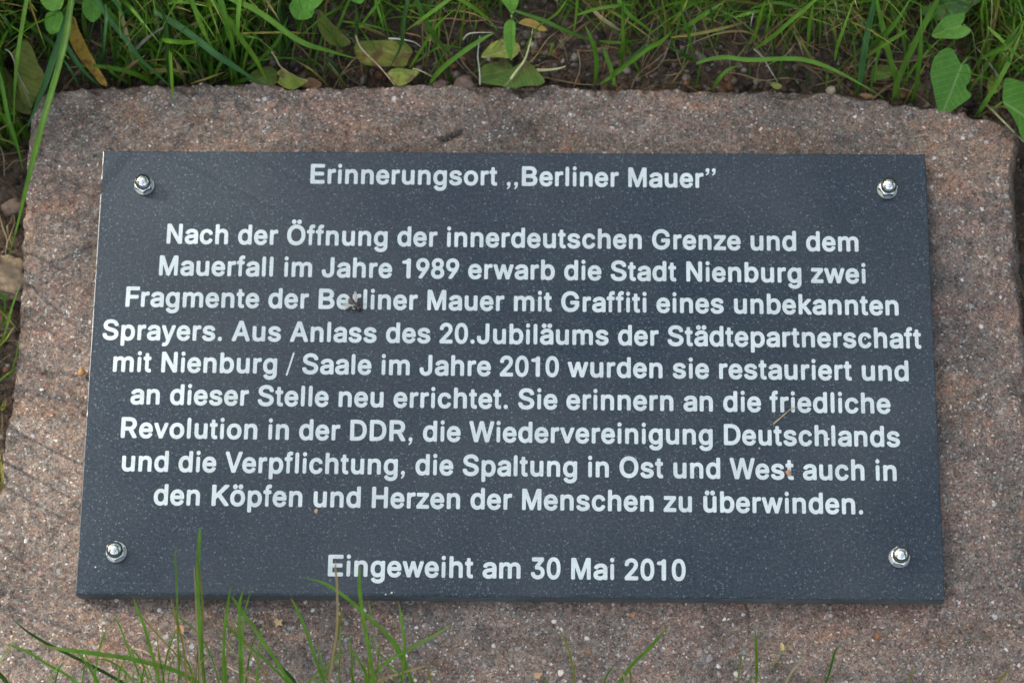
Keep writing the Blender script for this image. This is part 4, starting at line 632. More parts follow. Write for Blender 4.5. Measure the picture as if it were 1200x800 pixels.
LINES = [('Erinnerungsort ,,Berliner Mauer’’', 363.5, 215.2, 839.0, 220.5),
 ('Nach der Öffnung der innerdeutschen Grenze und dem', 195, 285.5, 1006.2, 295),
 ('Mauerfall im Jahre 1989 erwarb die Stadt Nienburg zwei', 186.1, 322.7, 1014.7, 332.3),
 ('Fragmente der Berliner Mauer mit Graffiti eines unbekannten', 146.8, 359.3, 1053.2, 369.7),
 ('Sprayers. Aus Anlass des 20.Jubiläums der Städtepartnerschaft', 119.8, 398.0, 1079.8, 408.4),
 ('mit Nienburg / Saale im Jahre 2010 wurden sie restauriert und', 132, 435.5, 1065, 446.5),
 ('an dieser Stelle neu errichtet. Sie erinnern an die friedliche', 152.5, 473.6, 1043.8, 484.6),
 ('Revolution in der DDR, die Wiedervereinigung Deutschlands', 141.2, 512.9, 1055, 523.6),
 ('und die Verpflichtung, die Spaltung in Ost und West auch in', 142.3, 552, 1050.9, 563.4),
 ('den Köpfen und Herzen der Menschen zu überwinden.', 179.6, 591.5, 1011.5, 602.5),
 ('Eingeweiht am 30 Mai 2010', 384, 674.8, 803.5, 680.3)]
CAP_PX = 23.6
def build_line(t, xa, ya, xb, yb):
    A, B = P(xa, ya, 0.0), P(xb, yb, 0.0)
    pos, x0, x1 = ink(t)
    ex = (B - A); sx = ex.length / (x1 - x0); ex.normalize()
    ey = Vector((-ex.y, ex.x, 0))
    mid = (A + B) / 2
    up = P((xa + xb) / 2, (ya + yb) / 2 - CAP_PX * (1 + 0.04 * ((ya - 200) / 480)), 0.0)
    sy = 17.72e-6
    print('line', round(sx * 1e6, 2), round(sy * 1e6, 2), t[:12])
    cu = bpy.data.curves.new('text', 'CURVE'); cu.dimensions = '2D'; cu.fill_mode = 'BOTH'; cu.extrude = 0.00012
    for ch, gx in pos:
        for lp in GL[ch][1]:
            pts = [(A + ex * ((lp[i] + gx - x0) * sx) + ey * (lp[i + 1] * sy)) for i in range(0, len(lp), 2)]
            sp = cu.splines.new('POLY'); sp.points.add(len(pts) - 1); sp.use_cyclic_u = True
            for q, p in zip(sp.points, pts): q.co = (p.x, p.y, 0, 1)
    tmp = bpy.data.objects.new('tmp', cu); COL.objects.link(tmp)
    bpy.context.view_layer.update()
    me = bpy.data.meshes.new_from_object(tmp.evaluated_get(bpy.context.evaluated_depsgraph_get()))
    bpy.data.objects.remove(tmp)
    me.materials.clear()
    me.name = 'text_line'
    o = link('text_line', me, M_LET, plaque, smooth=False)
    o['label'] = 'white inscription line reading ' + t.replace(',,', '„').replace('’’', '”')
    return o
for L in LINES: build_line(*L)

# cap nuts with washers
def lathe(bm, prof, seg=40):
    rings = []
    for r, z in prof:
        if r < 1e-7: rings.append([bm.verts.new((0, 0, z))])
        else: rings.append([bm.verts.new((r * math.cos(2 * math.pi * k / seg), r * math.sin(2 * math.pi * k / seg), z)) for k in range(seg)])
    for a, b in zip(rings, rings[1:]):
        for k in range(seg):
            k2 = (k + 1) % seg
            if len(a) == 1: bm.faces.new([a[0], b[k], b[k2]])
            elif len(b) == 1: bm.faces.new([a[k], a[k2], b[0]])
            else: bm.faces.new([a[k], a[k2], b[k2], b[k]])
def nut_meshes():
    bm = bmesh.new()
    lathe(bm, [(0.0033, 0.0), (0.0060, 0.0), (0.00615, 0.0002), (0.00615, 0.0011), (0.0060, 0.0013), (0.0034, 0.0013)], 48)
    w = bpy.data.meshes.new('washer'); bm.to_mesh(w); bm.free()
    # hexagon with chamfered upper corners
    bm = bmesh.new()
    AFr = 0.0050; z0, z1 = 0.0013, 0.0060
    rc = 0.0051
    seg = 72; bot = []; top = []; cap = []
    for k in range(seg):
        a = 2 * math.pi * k / seg
        loc = (a % (math.pi / 3)) - math.pi / 6
        r = AFr / math.cos(loc)
        zt = z1 - max(0, (r - rc)) * 0.75
        bot.append(bm.verts.new((r * math.cos(a), r * math.sin(a), z0)))
        top.append(bm.verts.new((r * math.cos(a), r * math.sin(a), zt)))
        rr = min(rc, r) - 0.0002
        cap.append(bm.verts.new((rr * math.cos(a), rr * math.sin(a), z1 + 0.0001)))
    cen = [bm.verts.new((0.0047 * math.cos(2 * math.pi * k / seg), 0.0047 * math.sin(2 * math.pi * k / seg), z1 + 0.00015)) for k in range(seg)]
    for k in range(seg):
        k2 = (k + 1) % seg
        for a, b in ((bot, top), (top, cap), (cap, cen)): bm.faces.new([a[k], a[k2], b[k2], b[k]])
    bm.faces.new(cen)
    n = bpy.data.meshes.new('nut'); bm.to_mesh(n); bm.free()
    bm = bmesh.new()
    pr = [(0.0047, z1 + 0.0001), (0.0048, z1 + 0.0006)]
    for k in range(0, 15):
        a = k / 14 * math.pi / 2
        pr.append((0.0048 * math.cos(a) if k < 14 else 0, z1 + 0.0018 + 0.0046 * math.sin(a)))
    lathe(bm, pr, 48)
    d = bpy.data.meshes.new('dome'); bm.to_mesh(d); bm.free()
    return w, n, d
w_me, n_me, d_me = nut_meshes()
n_me.materials.append(M_MET); w_me.materials.append(M_WASH); d_me.materials.append(M_MET)
for me_, sm in ((w_me, False), (d_me, True)):
    me_.polygons.foreach_set('use_smooth', np.full(len(me_.polygons), sm, dtype=bool))
for i, (x, y, rot) in enumerate([(169.2, 217.7, 30), (1039.5, 222.3, 2), (136.4, 646.7, 28), (1053.7, 653, 47)]):
    p = P(x, y, 0.0008)
    nt = bpy.data.objects.new('cap_nut', n_me); COL.objects.link(nt)
    nt.parent = plaque; nt.location = (p.x, p.y, 0); nt.rotation_euler = (R(1.0 * (-1) ** i), R(0.8), R(rot))
    for nm, mm in (('washer', w_me), ('dome', d_me)):
        c = bpy.data.objects.new(nm, mm); COL.objects.link(c); c.parent = nt

# ------------------------------------------------------------------ soil crumbs and pebbles
def ico(sub):
    bm = bmesh.new(); bmesh.ops.create_icosphere(bm, subdivisions=sub, radius=1)
    V = np.array([v.co[:] for v in bm.verts]); F = np.array([[v.index for v in f.verts] for f in bm.faces]); bm.free()
    return V, F
SOILC = [(0.045, 0.034, 0.025), (0.08, 0.06, 0.043), (0.06, 0.052, 0.042), (0.14, 0.11, 0.08), (0.13, 0.066, 0.036), (0.16, 0.085, 0.045), (0.21, 0.18, 0.145), (0.115, 0.102, 0.082), (0.03, 0.024, 0.018)]
def crumbs(name, n, label, where, smin, smax, cols, cat):
    V0, F0 = ico(1)
    xy = where(n); z = ground_z(xy)
    V = []; F = []; C = []
    for k in range(len(xy)):
        s = smin * (smax / smin) ** (random.random() ** 2.2)
        sc = np.array([random.uniform(.7, 1.2), random.uniform(.7, 1.2), random.uniform(.5, .9)]) * s
        a = random.uniform(0, 6.28); ca, sa = math.cos(a), math.sin(a)
        v = V0 * (1 + 0.36 * rng.normal(size=(len(V0), 1)) * 0.8) * sc
        v = np.stack([v[:, 0] * ca - v[:, 1] * sa, v[:, 0] * sa + v[:, 1] * ca, v[:, 2]], 1)
        V.append(v + np.array([xy[k, 0], xy[k, 1], z[k] + s * 0.15])); F.append(F0 + k * len(V0))
        C.append(np.tile(np.array([*(np.array(random.choice(cols)) * random.uniform(.7, 1.3)), 1]), (len(V0), 1)))
    me = mesh_np(name, np.concatenate(V), np.concatenate(F))
    ca_ = me.color_attributes.new('tint', 'FLOAT_COLOR', 'POINT'); ca_.data.foreach_set('color', np.concatenate(C).astype(np.float32).ravel())
    o = link(name, me, M_CRUMB, smooth=False); tag(o, label, cat, kind='stuff')
def band(n):
    out = np.zeros((0, 2))
    while len(out) < n:
        q = np.stack([rng.uniform(-0.38, 0.38, 4 * n), rng.uniform(-0.28, 0.34, 4 * n)], 1)
        d = rim_dist(q); keep = (d > 0.002) & (d < 0.10)
        out = np.concatenate([out, q[keep]])
    return out[:n]
crumbs('soil_crumbs', 8500, 'loose dark and rusty soil crumbs and grit around the slab', band, 0.0006, 0.0034,
       SOILC, 'soil crumbs')
def back_band(n):
    out = np.zeros((0, 2))
    while len(out) < n:
        q = np.stack([rng.uniform(-0.30, 0.32, 4 * n), rng.uniform(0.14, 0.23, 4 * n)], 1)
        d = rim_dist(q); keep = (d > 0.002) & (d < 0.055)
        out = np.concatenate([out, q[keep]])
    return out[:n]
crumbs('gravelly_grit', 1900, 'coarser brown and grey grit lying in the bare strip behind the slab', back_band, 0.0008, 0.0036,
       SOILC, 'grit')
def stone(name, x, y, z, sx, sy, sz, col, label, var=0.3, sub=4, seed=0):
    V, F = ico(sub)
    V = V * (1 + 0.30 * fbm(V * 1.7 + seed, 3)[:, None] + 0.13 * fbm(V * 5 + seed, 4, 0.6)[:, None]) * np.array([sx, sy, sz])
    p = P(x, y, z)
    o = link(name, mesh_np(name, V, F), mat_flat(name + '_mat', col, 0.9, var, 260)); o.location = p
    o.rotation_euler = (0.1, -0.1, seed * 1.3)
    tag(o, label, 'stone'); return o
stone('field_stone', 6, 325, -0.030, 0.0125, 0.021, 0.013, (0.22, 0.155, 0.09), 'sunlit tan lump of stone lying left of the slab', 0.4, 4, 1)
stone('pebble', 545, 102, -0.026, 0.0082, 0.006, 0.006, (0.17, 0.115, 0.09), 'pinkish pebble touching the middle of the slab back edge', 0.25, 3, 2)
stone('pebble', 517, 104, -0.028, 0.006, 0.005, 0.005, (0.15, 0.10, 0.08), 'smaller brown pink pebble just left of the pinkish one', 0.25, 3, 3)
stone('pebble', 974, 107, -0.022, 0.0032, 0.003, 0.003, (0.40, 0.34, 0.22), 'tiny cream pebble at the slab back edge on the right', 0.2, 2, 4)
stone('pebble', 14, 243, -0.032, 0.006, 0.005, 0.004, (0.13, 0.09, 0.06), 'small brown pebble left of the slab above the tan stone', 0.3, 3, 5)

# ------------------------------------------------------------------ background grass (uncountable)
MI = CAM_ROT.to_matrix().transposed()
def to_px(q):
    v = (np.asarray(q) - np.array(CAM_LOC)) @ np.array(MI).T
    return np.stack([600 - v[:, 0] / v[:, 2] * F_PX, 400 + v[:, 1] / v[:, 2] * F_PX], 1)
_bk = RIM[RIM[:, 1] > 0.10]; _bk = _bk[np.argsort(_bk[:, 0])]
# leaves and bare places that the random grass leaves free
KEEP = np.array([(52, -9, 124, 42), (340, -9, 430, 27), (340, 14, 412, 58), (588, -9, 645, 74), (412, 44, 492, 104), (560, 44, 642, 106), (1066, -5, 1142, 136), (1172, 86, 1212, 172),
                 (18, 45, 54, 130), (80, 18, 128, 104), (290, 74, 372, 108), (655, 55, 720, 104), (760, 66, 960, 106), (1018, 72, 1048, 96)], float)
def lean_blade(rb, x, y, L, w, az, lean, curl, col, tip):
    z = gz(x, y) - 0.004
    pts = []
    for k in range(6):
        u = k / 5
        a = lean + curl * u * u
        if k == 0: p = np.array([x, y, z])
        else:
            p = pts[-1] + (L / 5) * np.array([math.sin(a) * math.cos(az), math.sin(a) * math.sin(az), math.cos(a)])
        pts.append(p)
    q = np.array(pts)
    if y > 0.12 and (q[:, 1] < np.interp(q[:, 0], _bk[:, 0], _bk[:, 1]) + 0.004).any(): return
    if y > 0.12 and y < 0.34:
        u = to_px(q)[:, None, :]
        hit = ((u[..., 0] > KEEP[:, 0]) & (u[..., 0] < KEEP[:, 2]) & (u[..., 1] > KEEP[:, 1]) & (u[..., 1] < KEEP[:, 3])).any()
        if hit and random.random() < 0.88: return
    rb.add(q, w, col, tip, roll=random.uniform(-0.6, 0.6), nseg=9)
def field():
    rb = Ribbons()
    n = 0
    q = np.stack([rng.uniform(-1.0, 1.0, 70000), rng.uniform(-0.9, 1.1, 70000)], 1)
    q = np.concatenate([q, np.stack([rng.uniform(-0.42, 0.42, 26000), rng.uniform(0.155, 0.36, 26000)], 1)])
    d = rim_dist(q)
    dens = fbm(np.concatenate([q * 12, np.zeros((len(q), 1))], 1), 3)
    for (x, y), dd, dn in zip(q, d, dens):
        if dd < 0.006: continue
        left = x < 0 and -0.4 < y < 0.155
        if left and x > -0.322 and (y < -0.02 or y > 0.05 or random.random() < 0.3): continue
        back = y > 0.155
        if back:
            px = x * 1990 + 600                              # rough photo column
            edge = np.interp(px, [0, 300, 400, 480, 700, 1000, 1060, 1200], [0.004, 0.006, 0.030, 0.045, 0.040, 0.045, 0.022, 0.012])
            base = np.interp(px, [0, 300, 400, 700, 1000, 1060, 1200], [0.60, 0.50, 0.15, 0.08, 0.10, 0.15, 0.30])
            pr = np.clip((dd - edge) / 0.045, 0, 1) * np.interp(px, [0, 330, 450, 640, 760, 1000, 1100], [0.85, 0.78, 0.42, 0.50, 0.80, 0.80, 0.8]) + base
        elif x < 0:
            pr = 0.12 if x < -0.34 else 0.5
        elif y < -0.2:
            pr = np.clip((dd - 0.02) / 0.1, 0.0, 0.35)
        else:
            pr = np.clip((dd - 0.012) / 0.05, 0.05, 0.6)
        if dd > 0.16: pr *= 0.30
        if dd > 0.40: pr *= 0.4
        pr *= np.clip(0.75 + dn * 0.9, 0.15, 1.2)
        if random.random() > pr * 1.1: continue
        n += 1
        far = min(1, dd / 0.08)
        L = random.uniform(0.03, 0.075) + 0.10 * far * random.random() ** 1.5
        if left: L = random.uniform(0.025, 0.055)
        w = random.uniform(0.0007, 0.0021) * (1.45 if (back and x < -0.16) else 0.85)
        # blades near the slab lean away from or along it
        az = random.uniform(0, 6.28)
        if dd < 0.05 and back and random.random() < 0.8: az = random.uniform(0.25, 2.9)
        if left: az = random.uniform(1.7, 4.5)
        lean = abs(random.gauss(0.35, 0.25)); curl = random.uniform(0.1, 1.5)
        k = random.choices('gdbyslp', (44, 22, 6, 6, 8, 10, 0.4) if x < -0.14 else (46, 6, 3, 15, 12, 20, 0.6))[0]
        lean_blade(rb, x, y, L, w, az, lean, curl, pick(k), random.choice([0, 0, 0.5, 1]))
    random.seed(5)
    for k in range(70):                                          # tall stems at the left, their shadows cross the slab edge
        lean_blade(rb, random.uniform(-0.40, -0.332), random.uniform(-0.2, 0.14), random.uniform(0.14, 0.24), random.uniform(0.0012, 0.0030),
                   random.uniform(1.6, 4.6), random.uniform(0.0, 0.4), random.uniform(0.0, 0.5), pick('g'), 0)
    o = rb.build('grass', M_GRASS)
    tag(o, 'green meadow grass growing round the stone slab', 'grass', kind='stuff')
field()

def litter():
    """tangled dry stems lying on the soil"""
    rb = Ribbons()
    q = band(5200)
    for x, y in q[:1300]:
        if rim_dist(np.array([[x, y]]))[0] < 0.008: continue
        z = gz(x, y) + 0.002; a = random.uniform(0, 6.28); L = random.uniform(0.015, 0.06)
        pts = [np.array([x, y, z])]
        for k in range(4):
            a += random.gauss(0, 0.3)
            nx, ny = pts[-1][0] + math.cos(a) * L / 4, pts[-1][1] + math.sin(a) * L / 4
            pts.append(np.array([nx, ny, gz(nx, ny) + random.uniform(0.001, 0.010)]))
        if rim_dist(np.array([p[:2] for p in pts])).min() < 0.004: continue
        rb.add(np.array(pts), random.uniform(0.0005, 0.0011), pick(random.choices('sp', (14, 1))[0]) * (0.75 if random.random() < 0.6 else 1), 0, nseg=10, shape=1)
    o = rb.build('dry_litter', M_GRASS)
    tag(o, 'thin dry grass stems littering the soil behind the slab', 'plant litter', kind='stuff')
litter()

# ------------------------------------------------------------------ traced tufts
def frame(fr, pts):
    x0, y0, s = fr
    return [(x0 + x / s, y0 + y / s) for x, y in pts]
def blade_child(parent, pts3, wpx, kind, tip, roll=None, shape=0):
    rb = Ribbons()
    rb.add(np.array(pts3), wpx * 0.0005, pick(kind), tip, roll=random.uniform(-0.35, 0.35) if roll is None else roll, nseg=28, face=(0.05, -0.28, 0.96), keel=0.22, shape=shape)
    return rb.build('blade', M_GRASS, parent)
def front_tuft(label, blades, extra=None):
    """blades rooted in the soil in front of the slab, standing up before it"""
    roots = []; data = []
    if extra:
        for k in range(extra[2]):
            x = random.uniform(extra[0], extra[1]); h = random.uniform(20, 75); dx = random.gauss(0, 22)
            blades = blades + [(O1, [(x, 806), (x + dx * .35, 800 - h * .5), (x + dx, 800 - h)], random.uniform(1.6, 3.2), random.choice('gggyld'), random.choice([0, 1]), random.uniform(.03, .055))]
    for fr, pts, w, kind, tip, H in blades:
        p = frame(fr, pts)
        (xa, ya), (xb, yb) = p[0], p[1]
        dx, dy = xa - xb, ya - yb; l = math.hypot(dx, dy) or 1
        slope = max(-1.2, min(1.2, dx / max(dy, 8)))
        p = [q for q in p if q[1] < 806] or p[-2:]
        xa, ya = p[0]
        root = (xa + slope * (868 - ya), 868.0)
        rim_ = (xa + slope * (812 - ya), 815.0)
        seq = [root, rim_] + [q for q in p if q[1] < 805]
        S = [0]
        for a, b in zip(seq, seq[1:]): S.append(S[-1] + math.hypot(b[0] - a[0], b[1] - a[1]))
        q3 = []
        for k, (q, s_) in enumerate(zip(seq, S)):
            u = s_ / S[-1]
            if k == 0: z = -0.045
            elif k == 1: z = 0.006
            else: z = 0.006 + (H - 0.006) * ((s_ - S[1]) / (S[-1] - S[1] + 1e-6)) ** 0.85
            q3.append(np.array(P(q[0], q[1], z)))
        q3[0][2] = gz(q3[0][0], q3[0][1]) - 0.002
        roots.append(q3[0]); data.append((q3, w, kind, tip))
    r = np.mean(roots, 0)
    root = empty('grass_tuft', r); tag(root, label, 'grass tuft', 'grass tufts rising before the slab front')
    for q3, w, kind, tip in data: blade_child(root, q3, w * 0.82, 'l' if kind == 'g' and random.random() < .8 else ('g' if kind == 'd' and random.random() < .6 else kind), tip, shape=1)
    return root
O1 = (0, 0, 1); A = (140, 620, 4.444); B = (0, 640, 5); C_ = (330, 640, 5); D = (620, 700, 6); E_ = (840, 700, 6); F_ = (1000, 640, 5)
front_tuft('spreading grass tuft at the lower left corner with blades lying sideways over the slab', [
    (B, [(760, 830), (720, 800), (560, 710), (400, 630), (260, 560), (150, 490), (70, 420)], 5.5, 'd', 0, .045),
    (B, [(520, 830), (420, 770), (280, 690), (150, 610), (0, 565)], 4, 'g', 0, .040),
    (B, [(1120, 775), (1000, 718), (900, 690), (750, 655), (550, 625), (350, 600), (190, 565)], 6, 'l', 1, .05),
    (B, [(-20, 720), (0, 680), (60, 590), (105, 440)], 2, 'y', 0, .05),
    (B, [(600, 840), (510, 690), (410, 575)], 3.5, 'g', 0, .05),
    (B, [(600, 830), (530, 690), (460, 560)], 3, 'l', 1, .055),
    (B, [(860, 830), (760, 620), (700, 460), (650, 395)], 2.5, 'g', 1, .06),
    (B, [(820, 830), (740, 740), (640, 670), (560, 660)], 3, 'g', 0, .03),
    (B, [(60, 840), (40, 800), (0, 750), (-30, 730)], 6, 'd', 0, .03),
    (B, [(250, 830), (310, 740), (350, 700)], 2, 'g', 0, .03),
    (B, [(740, 830), (735, 760), (745, 720)], 2.5, 'g', 0, .03)], (60, 190, 7))
front_tuft('upright grass tuft whose tallest yellow striped blade reaches over the plaque beside its nut', [
    (A, [(450, 830), (425, 620), (408, 300), (415, 60), (425, -20)], 5, 'g', 0, .13),
    (A, [(445, 830), (432, 600), (432, 380), (412, 200), (397, 105)], 3, 'y', 1, .115),
    (A, [(410, 600), (400, 420), (392, 250), (387, 180)], 2, 's', 1, .10),
    (A, [(310, 830), (305, 560), (298, 300), (290, 160), (297, 85)], 2.3, 'g', 0, .11),
    (A, [(355, 830), (330, 600), (290, 450), (263, 345)], 3, 'y', 1, .08),
    (A, [(220, 830), (170, 650), (130, 510), (95, 420), (68, 345)], 4, 'g', 1, .085),
    (A, [(245, 830), (215, 700), (205, 625)], 2.5, 'd', 0, .05),
    (A, [(400, 780), (330, 690), (220, 570), (130, 470), (75, 410)], 2.3, 'y', 0, .06),
    (A, [(520, 800), (470, 640), (400, 530), (300, 450), (265, 420)], 2.3, 'g', 0, .06),
    (A, [(400, 830), (360, 700), (300, 640)], 2.5, 'g', 0, .04),
    (A, [(110, 830), (130, 700)], 3, 'g', 0, .03)], (170, 260, 9))
front_tuft('grass tuft of criss crossing blades between the yellow striped blade and the last line', [
    (A, [(540, 830), (545, 560), (560, 430), (578, 290)], 4, 'g', 0, .10),
    (A, [(630, 830), (628, 600), (625, 400), (650, 300)], 4, 'g', 0, .09),
    (A, [(640, 800), (645, 500), (655, 420), (690, 300)], 2.5, 'l', 0, .09),
    (A, [(930, 840), (800, 660), (690, 500), (620, 400), (580, 340)], 5, 'g', 0, .075),
    (A, [(900, 820), (760, 680), (650, 590), (560, 500), (515, 465)], 3.5, 'g', 0, .06),
    (A, [(740, 880), (620, 680), (540, 560), (440, 420)], 2.2, 's', 1, .065),
    (A, [(690, 640), (620, 530), (520, 370)], 2.2, 'y', 1, .075),
    (A, [(640, 800), (660, 750), (680, 730)], 3, 's', 0, .03),
    (C_, [(130, 840), (60, 770), (0, 700)], 4, 'd', 0, .035),
    (C_, [(280, 860), (200, 660), (150, 510), (90, 370), (50, 292)], 4, 'g', 1, .08),
    (C_, [(150, 815), (200, 750), (270, 680)], 3, 'g', 0, .03),
    (C_, [(250, 760), (225, 640), (215, 575)], 2.5, 'g', 0, .05)], (260, 390, 8))
front_tuft('grass tuft with straw tipped blades overlapping the first letters of the bottom line', [
    (C_, [(270, 830), (300, 640), (325, 480), (325, 250), (316, 130), (317, 85)], 3.4, 's', 1, .12),
    (C_, [(335, 830), (340, 600), (345, 450)], 2.5, 'l', 0, .06),
    (C_, [(270, 830), (315, 570), (345, 420), (358, 355)], 3, 'y', 1, .085),
    (C_, [(550, 830), (510, 600), (475, 400), (455, 220), (458, 110)], 5, 'g', 0, .115),
    (C_, [(800, 850), (700, 650), (600, 500), (480, 390), (380, 300), (250, 215), (130, 182)], 4.5, 'g', 0, .09),
    (C_, [(700, 830), (720, 600), (705, 450), (685, 315)], 3.5, 'l', 1, .09),
    (C_, [(440, 840), (600, 690), (730, 610), (860, 540), (1000, 455)], 4, 'l', 0, .07),
    (C_, [(530, 820), (460, 680), (385, 565)], 3.5, 'd', 0, .055),
    (C_, [(480, 815), (700, 740), (790, 715), (850, 695)], 3, 's', 0, .035),
    (C_, [(880, 820), (868, 760), (852, 695)], 4, 'y', 0, .035),
    (C_, [(440, 830), (390, 690)], 3, 'g', 0, .04),
    (C_, [(600, 800), (560, 640), (525, 400), (500, 290)], 1.2, 'g', 0, .09)], (390, 500, 7))
front_tuft('few short green blades at the bottom edge under the middle of the plaque', [
    (D, [(325, 640), (310, 500), (270, 340), (205, 210)], 3.5, 'y', 1, .07),
    (D, [(500, 660), (540, 560), (600, 470)], 3.5, 'd', 0, .05),
    (D, [(590, 660), (700, 500), (850, 350), (985, 190)], 5, 'g', 0, .075),
    (D, [(700, 640), (670, 560), (640, 510)], 3, 's', 0, .04),
    (D, [(720, 640), (712, 540), (700, 470)], 3, 'y', 0, .05),
    (D, [(70, 620), (140, 570)], 3, 'd', 0, .02)])
front_tuft('sparse blades and a dry straw at the bottom edge under the plaque right half', [
    (E_, [(275, 640), (280, 450), (270, 200)], 4, 'd', 0, .075),
    (E_, [(140, 640), (165, 460), (180, 370)], 3, 'y', 0, .05),
    (E_, [(180, 640), (270, 540)], 2.5, 'g', 0, .03),
    (E_, [(455, 640), (520, 530), (570, 470), (610, 405)], 3.2, 's', 0, .045),
    (E_, [(735, 640), (790, 530), (830, 380), (870, 330)], 4.5, 'd', 1, .06),
    (E_, [(690, 620), (645, 550)], 2.5, 'y', 0, .03)])
front_tuft('two yellow green blades at the bottom edge in the lower right corner', [
    (F_, [(320, 840), (335, 770), (350, 705)], 4, 'y', 0, .04),
    (F_, [(800, 850), (860, 780), (915, 715)], 3.5, 'y', 0, .045),
    (F_, [(775, 830), (760, 760)], 3, 'g', 0, .03)])

def back_tuft(label, blades):
    data = []
    for fr, pts, w, kind, tip, za, zb in blades:
        p = frame(fr, pts); n = len(p)
        q3 = []
        for k, q in enumerate(p):
            u = k / (n - 1); z = za + (zb - za) * u + 0.012 * math.sin(math.pi * u)
            q3.append(np.array(P(q[0], q[1], z)))
        data.append((q3, w, kind, tip))
    c = np.mean([d[0][0] for d in data], 0); c[2] = gz(c[0], c[1])
    root = empty('grass_tuft', c); tag(root, label, 'grass tuft', 'grass tufts growing behind the slab')
    for q3, w, kind, tip in data: blade_child(root, q3, w, kind, tip)
O1 = (0, 0, 1); G6 = (0, 0, 6); G7 = (200, 0, 6); G8 = (400, 0, 6); G9 = (560, 0, 6); G10 = (720, 0, 6); G11 = (880, 0, 6); G12 = (1020, 0, 4.444)
back_tuft('tall grass tuft with two broad blades crossing the upper left corner of the slab', [
    (O1, [(98, -60), (85, -10), (78, 40), (68, 80), (60, 108), (48, 150), (38, 190), (28, 230), (20, 265), (8, 308)], 9, 'g', 0, .05, .0),
    (O1, [(92, -60), (84, 0), (74, 35), (62, 70), (52, 100), (42, 125), (31, 152)], 8, 'b', 0, .045, -.005),
    (O1, [(40, -50), (32, -5), (26, 30), (20, 70), (17, 110), (16, 150)], 5.5, 'l', 0, .05, .0),
    (O1, [(-8, 60), (2, 100), (10, 140), (20, 170), (27, 200)], 5, 'g', 0, .03, -.01),
    (O1, [(60, 30), (75, 50), (95, 80), (120, 104)], 6, 'b', 0, .02, -.02),
    (O1, [(-10, 10), (8, 25), (14, 45)], 4, 'd', 0, .03, .02)])
back_tuft('bluish green grass tuft right of the round leaves reaching down to the slab back edge', [
    (O1, [(100, -20), (112, 0), (130, 25), (150, 50), (165, 70), (185, 88), (202, 104)], 6, 'b', 0, .04, -.02),
    (G7, [(120, -80), (140, -20), (190, 120), (250, 260), (320, 380)], 6, 'l', 0, .06, .0),
    (G7, [(-120, 80), (0, 150), (150, 250), (300, 370), (420, 450), (540, 530), (625, 592)], 8, 'b', 0, .03, -.01),
    (G7, [(-5, 360), (0, 440), (10, 600), (20, 720)], 4, 'g', 0, .02, .0),
    (G7, [(-60, 280), (0, 290), (120, 300), (230, 290)], 6, 'g', 0, .03, .02),
    (G6, [(740, 30), (745, 150), (735, 280), (728, 400)], 4, 'b', 0, .04, .02),
    (G6, [(690, -60), (800, 0), (880, 130)], 5, 'b', 0, .05, .04),
    (G6, [(1200, 640), (1180, 400), (1160, 150), (1120, 0)], 6, 'd', 0, -.02, .05),
    (G6, [(550, 600), (500, 500), (430, 400)], 4, 'b', 0, -.02, .0),
    (G6, [(900, 580), (800, 520), (740, 460)], 4, 'g', 0, -.02, .0)])
back_tuft('long arching grass blades sweeping right towards the olive leaf behind the slab', [
    (G7, [(230, -60), (270, -10), (400, 130), (500, 280), (600, 420), (650, 520), (680, 580)], 7, 'g', 0, .05, -.015),
    (G7, [(380, -60), (420, -10), (560, 50), (700, 140), (830, 240), (950, 310), (1080, 350), (1200, 385), (1330, 420)], 7, 'l', 0, .05, .01),
    (G7, [(340, -50), (350, 0), (390, 150), (430, 300), (460, 440)], 8, 'g', 0, .05, .0),
    (G7, [(485, -40), (480, 40), (470, 200), (470, 310)], 5.5, 'l', 0, .05, .02),
    (G7, [(500, 235), (800, 230), (1050, 238)], 3, 'y', 0, .015, .015),
    (G7, [(530, 500), (640, 410), (750, 290), (830, 110)], 5, 'g', 0, -.02, .03),
    (G7, [(430, 590), (425, 480), (420, 420)], 3, 'g', 0, -.025, .0),
    (G7, [(780, 480), (760, 300), (760, 100), (780, -40)], 5, 'd', 0, -.025, .05),
    (G7, [(140, 590), (260, 550), (400, 500)], 2.5, 'y', 0, -.02, -.01),
    (G7, [(1120, 620), (1000, 500), (850, 410)], 2.5, 'y', 0, -.025, -.01)])
back_tuft('loose grass tuft with a yellowing blade over bare soil left of the pebbles', [
    (G8, [(620, 590), (700, 490), (850, 370), (1000, 270), (1080, 230)], 6, 'l', 0, -.02, .02),
    (G8, [(820, -60), (700, 40), (560, 140), (450, 220)], 5, 'l', 0, .05, .02),
    (G8, [(510, -60), (530, 0), (570, 100), (640, 230), (720, 340), (785, 410)], 6.5, 'g', 0, .05, -.01),
    (G8, [(475, -60), (470, -10), (440, 150), (420, 320), (340, 480)], 6, 'd', 0, .05, .0),
    (G8, [(760, -50), (820, -10), (920, 50), (1010, 120), (1110, 225)], 5, 'g', 0, .04, .01),
    (G8, [(235, -50), (240, 0), (290, 170), (300, 230)], 3.5, 'g', 0, .05, .02),
    (G8, [(140, 175), (230, 60), (290, -20)], 5, 'l', 0, .0, .05),
    (G8, [(480, 480), (560, 350), (640, 230), (700, 150), (830, 40)], 3.5, 'g', 0, -.015, .04),
    (G8, [(100, 300), (110, 150), (95, 20)], 5, 'd', 0, -.01, .05),
    (G8, [(0, 150), (200, 180), (420, 240)], 3, 'g', 0, .02, .02),
    (G8, [(520, 440), (700, 330), (900, 345)], 2.5, 'g', 0, -.01, .0)])
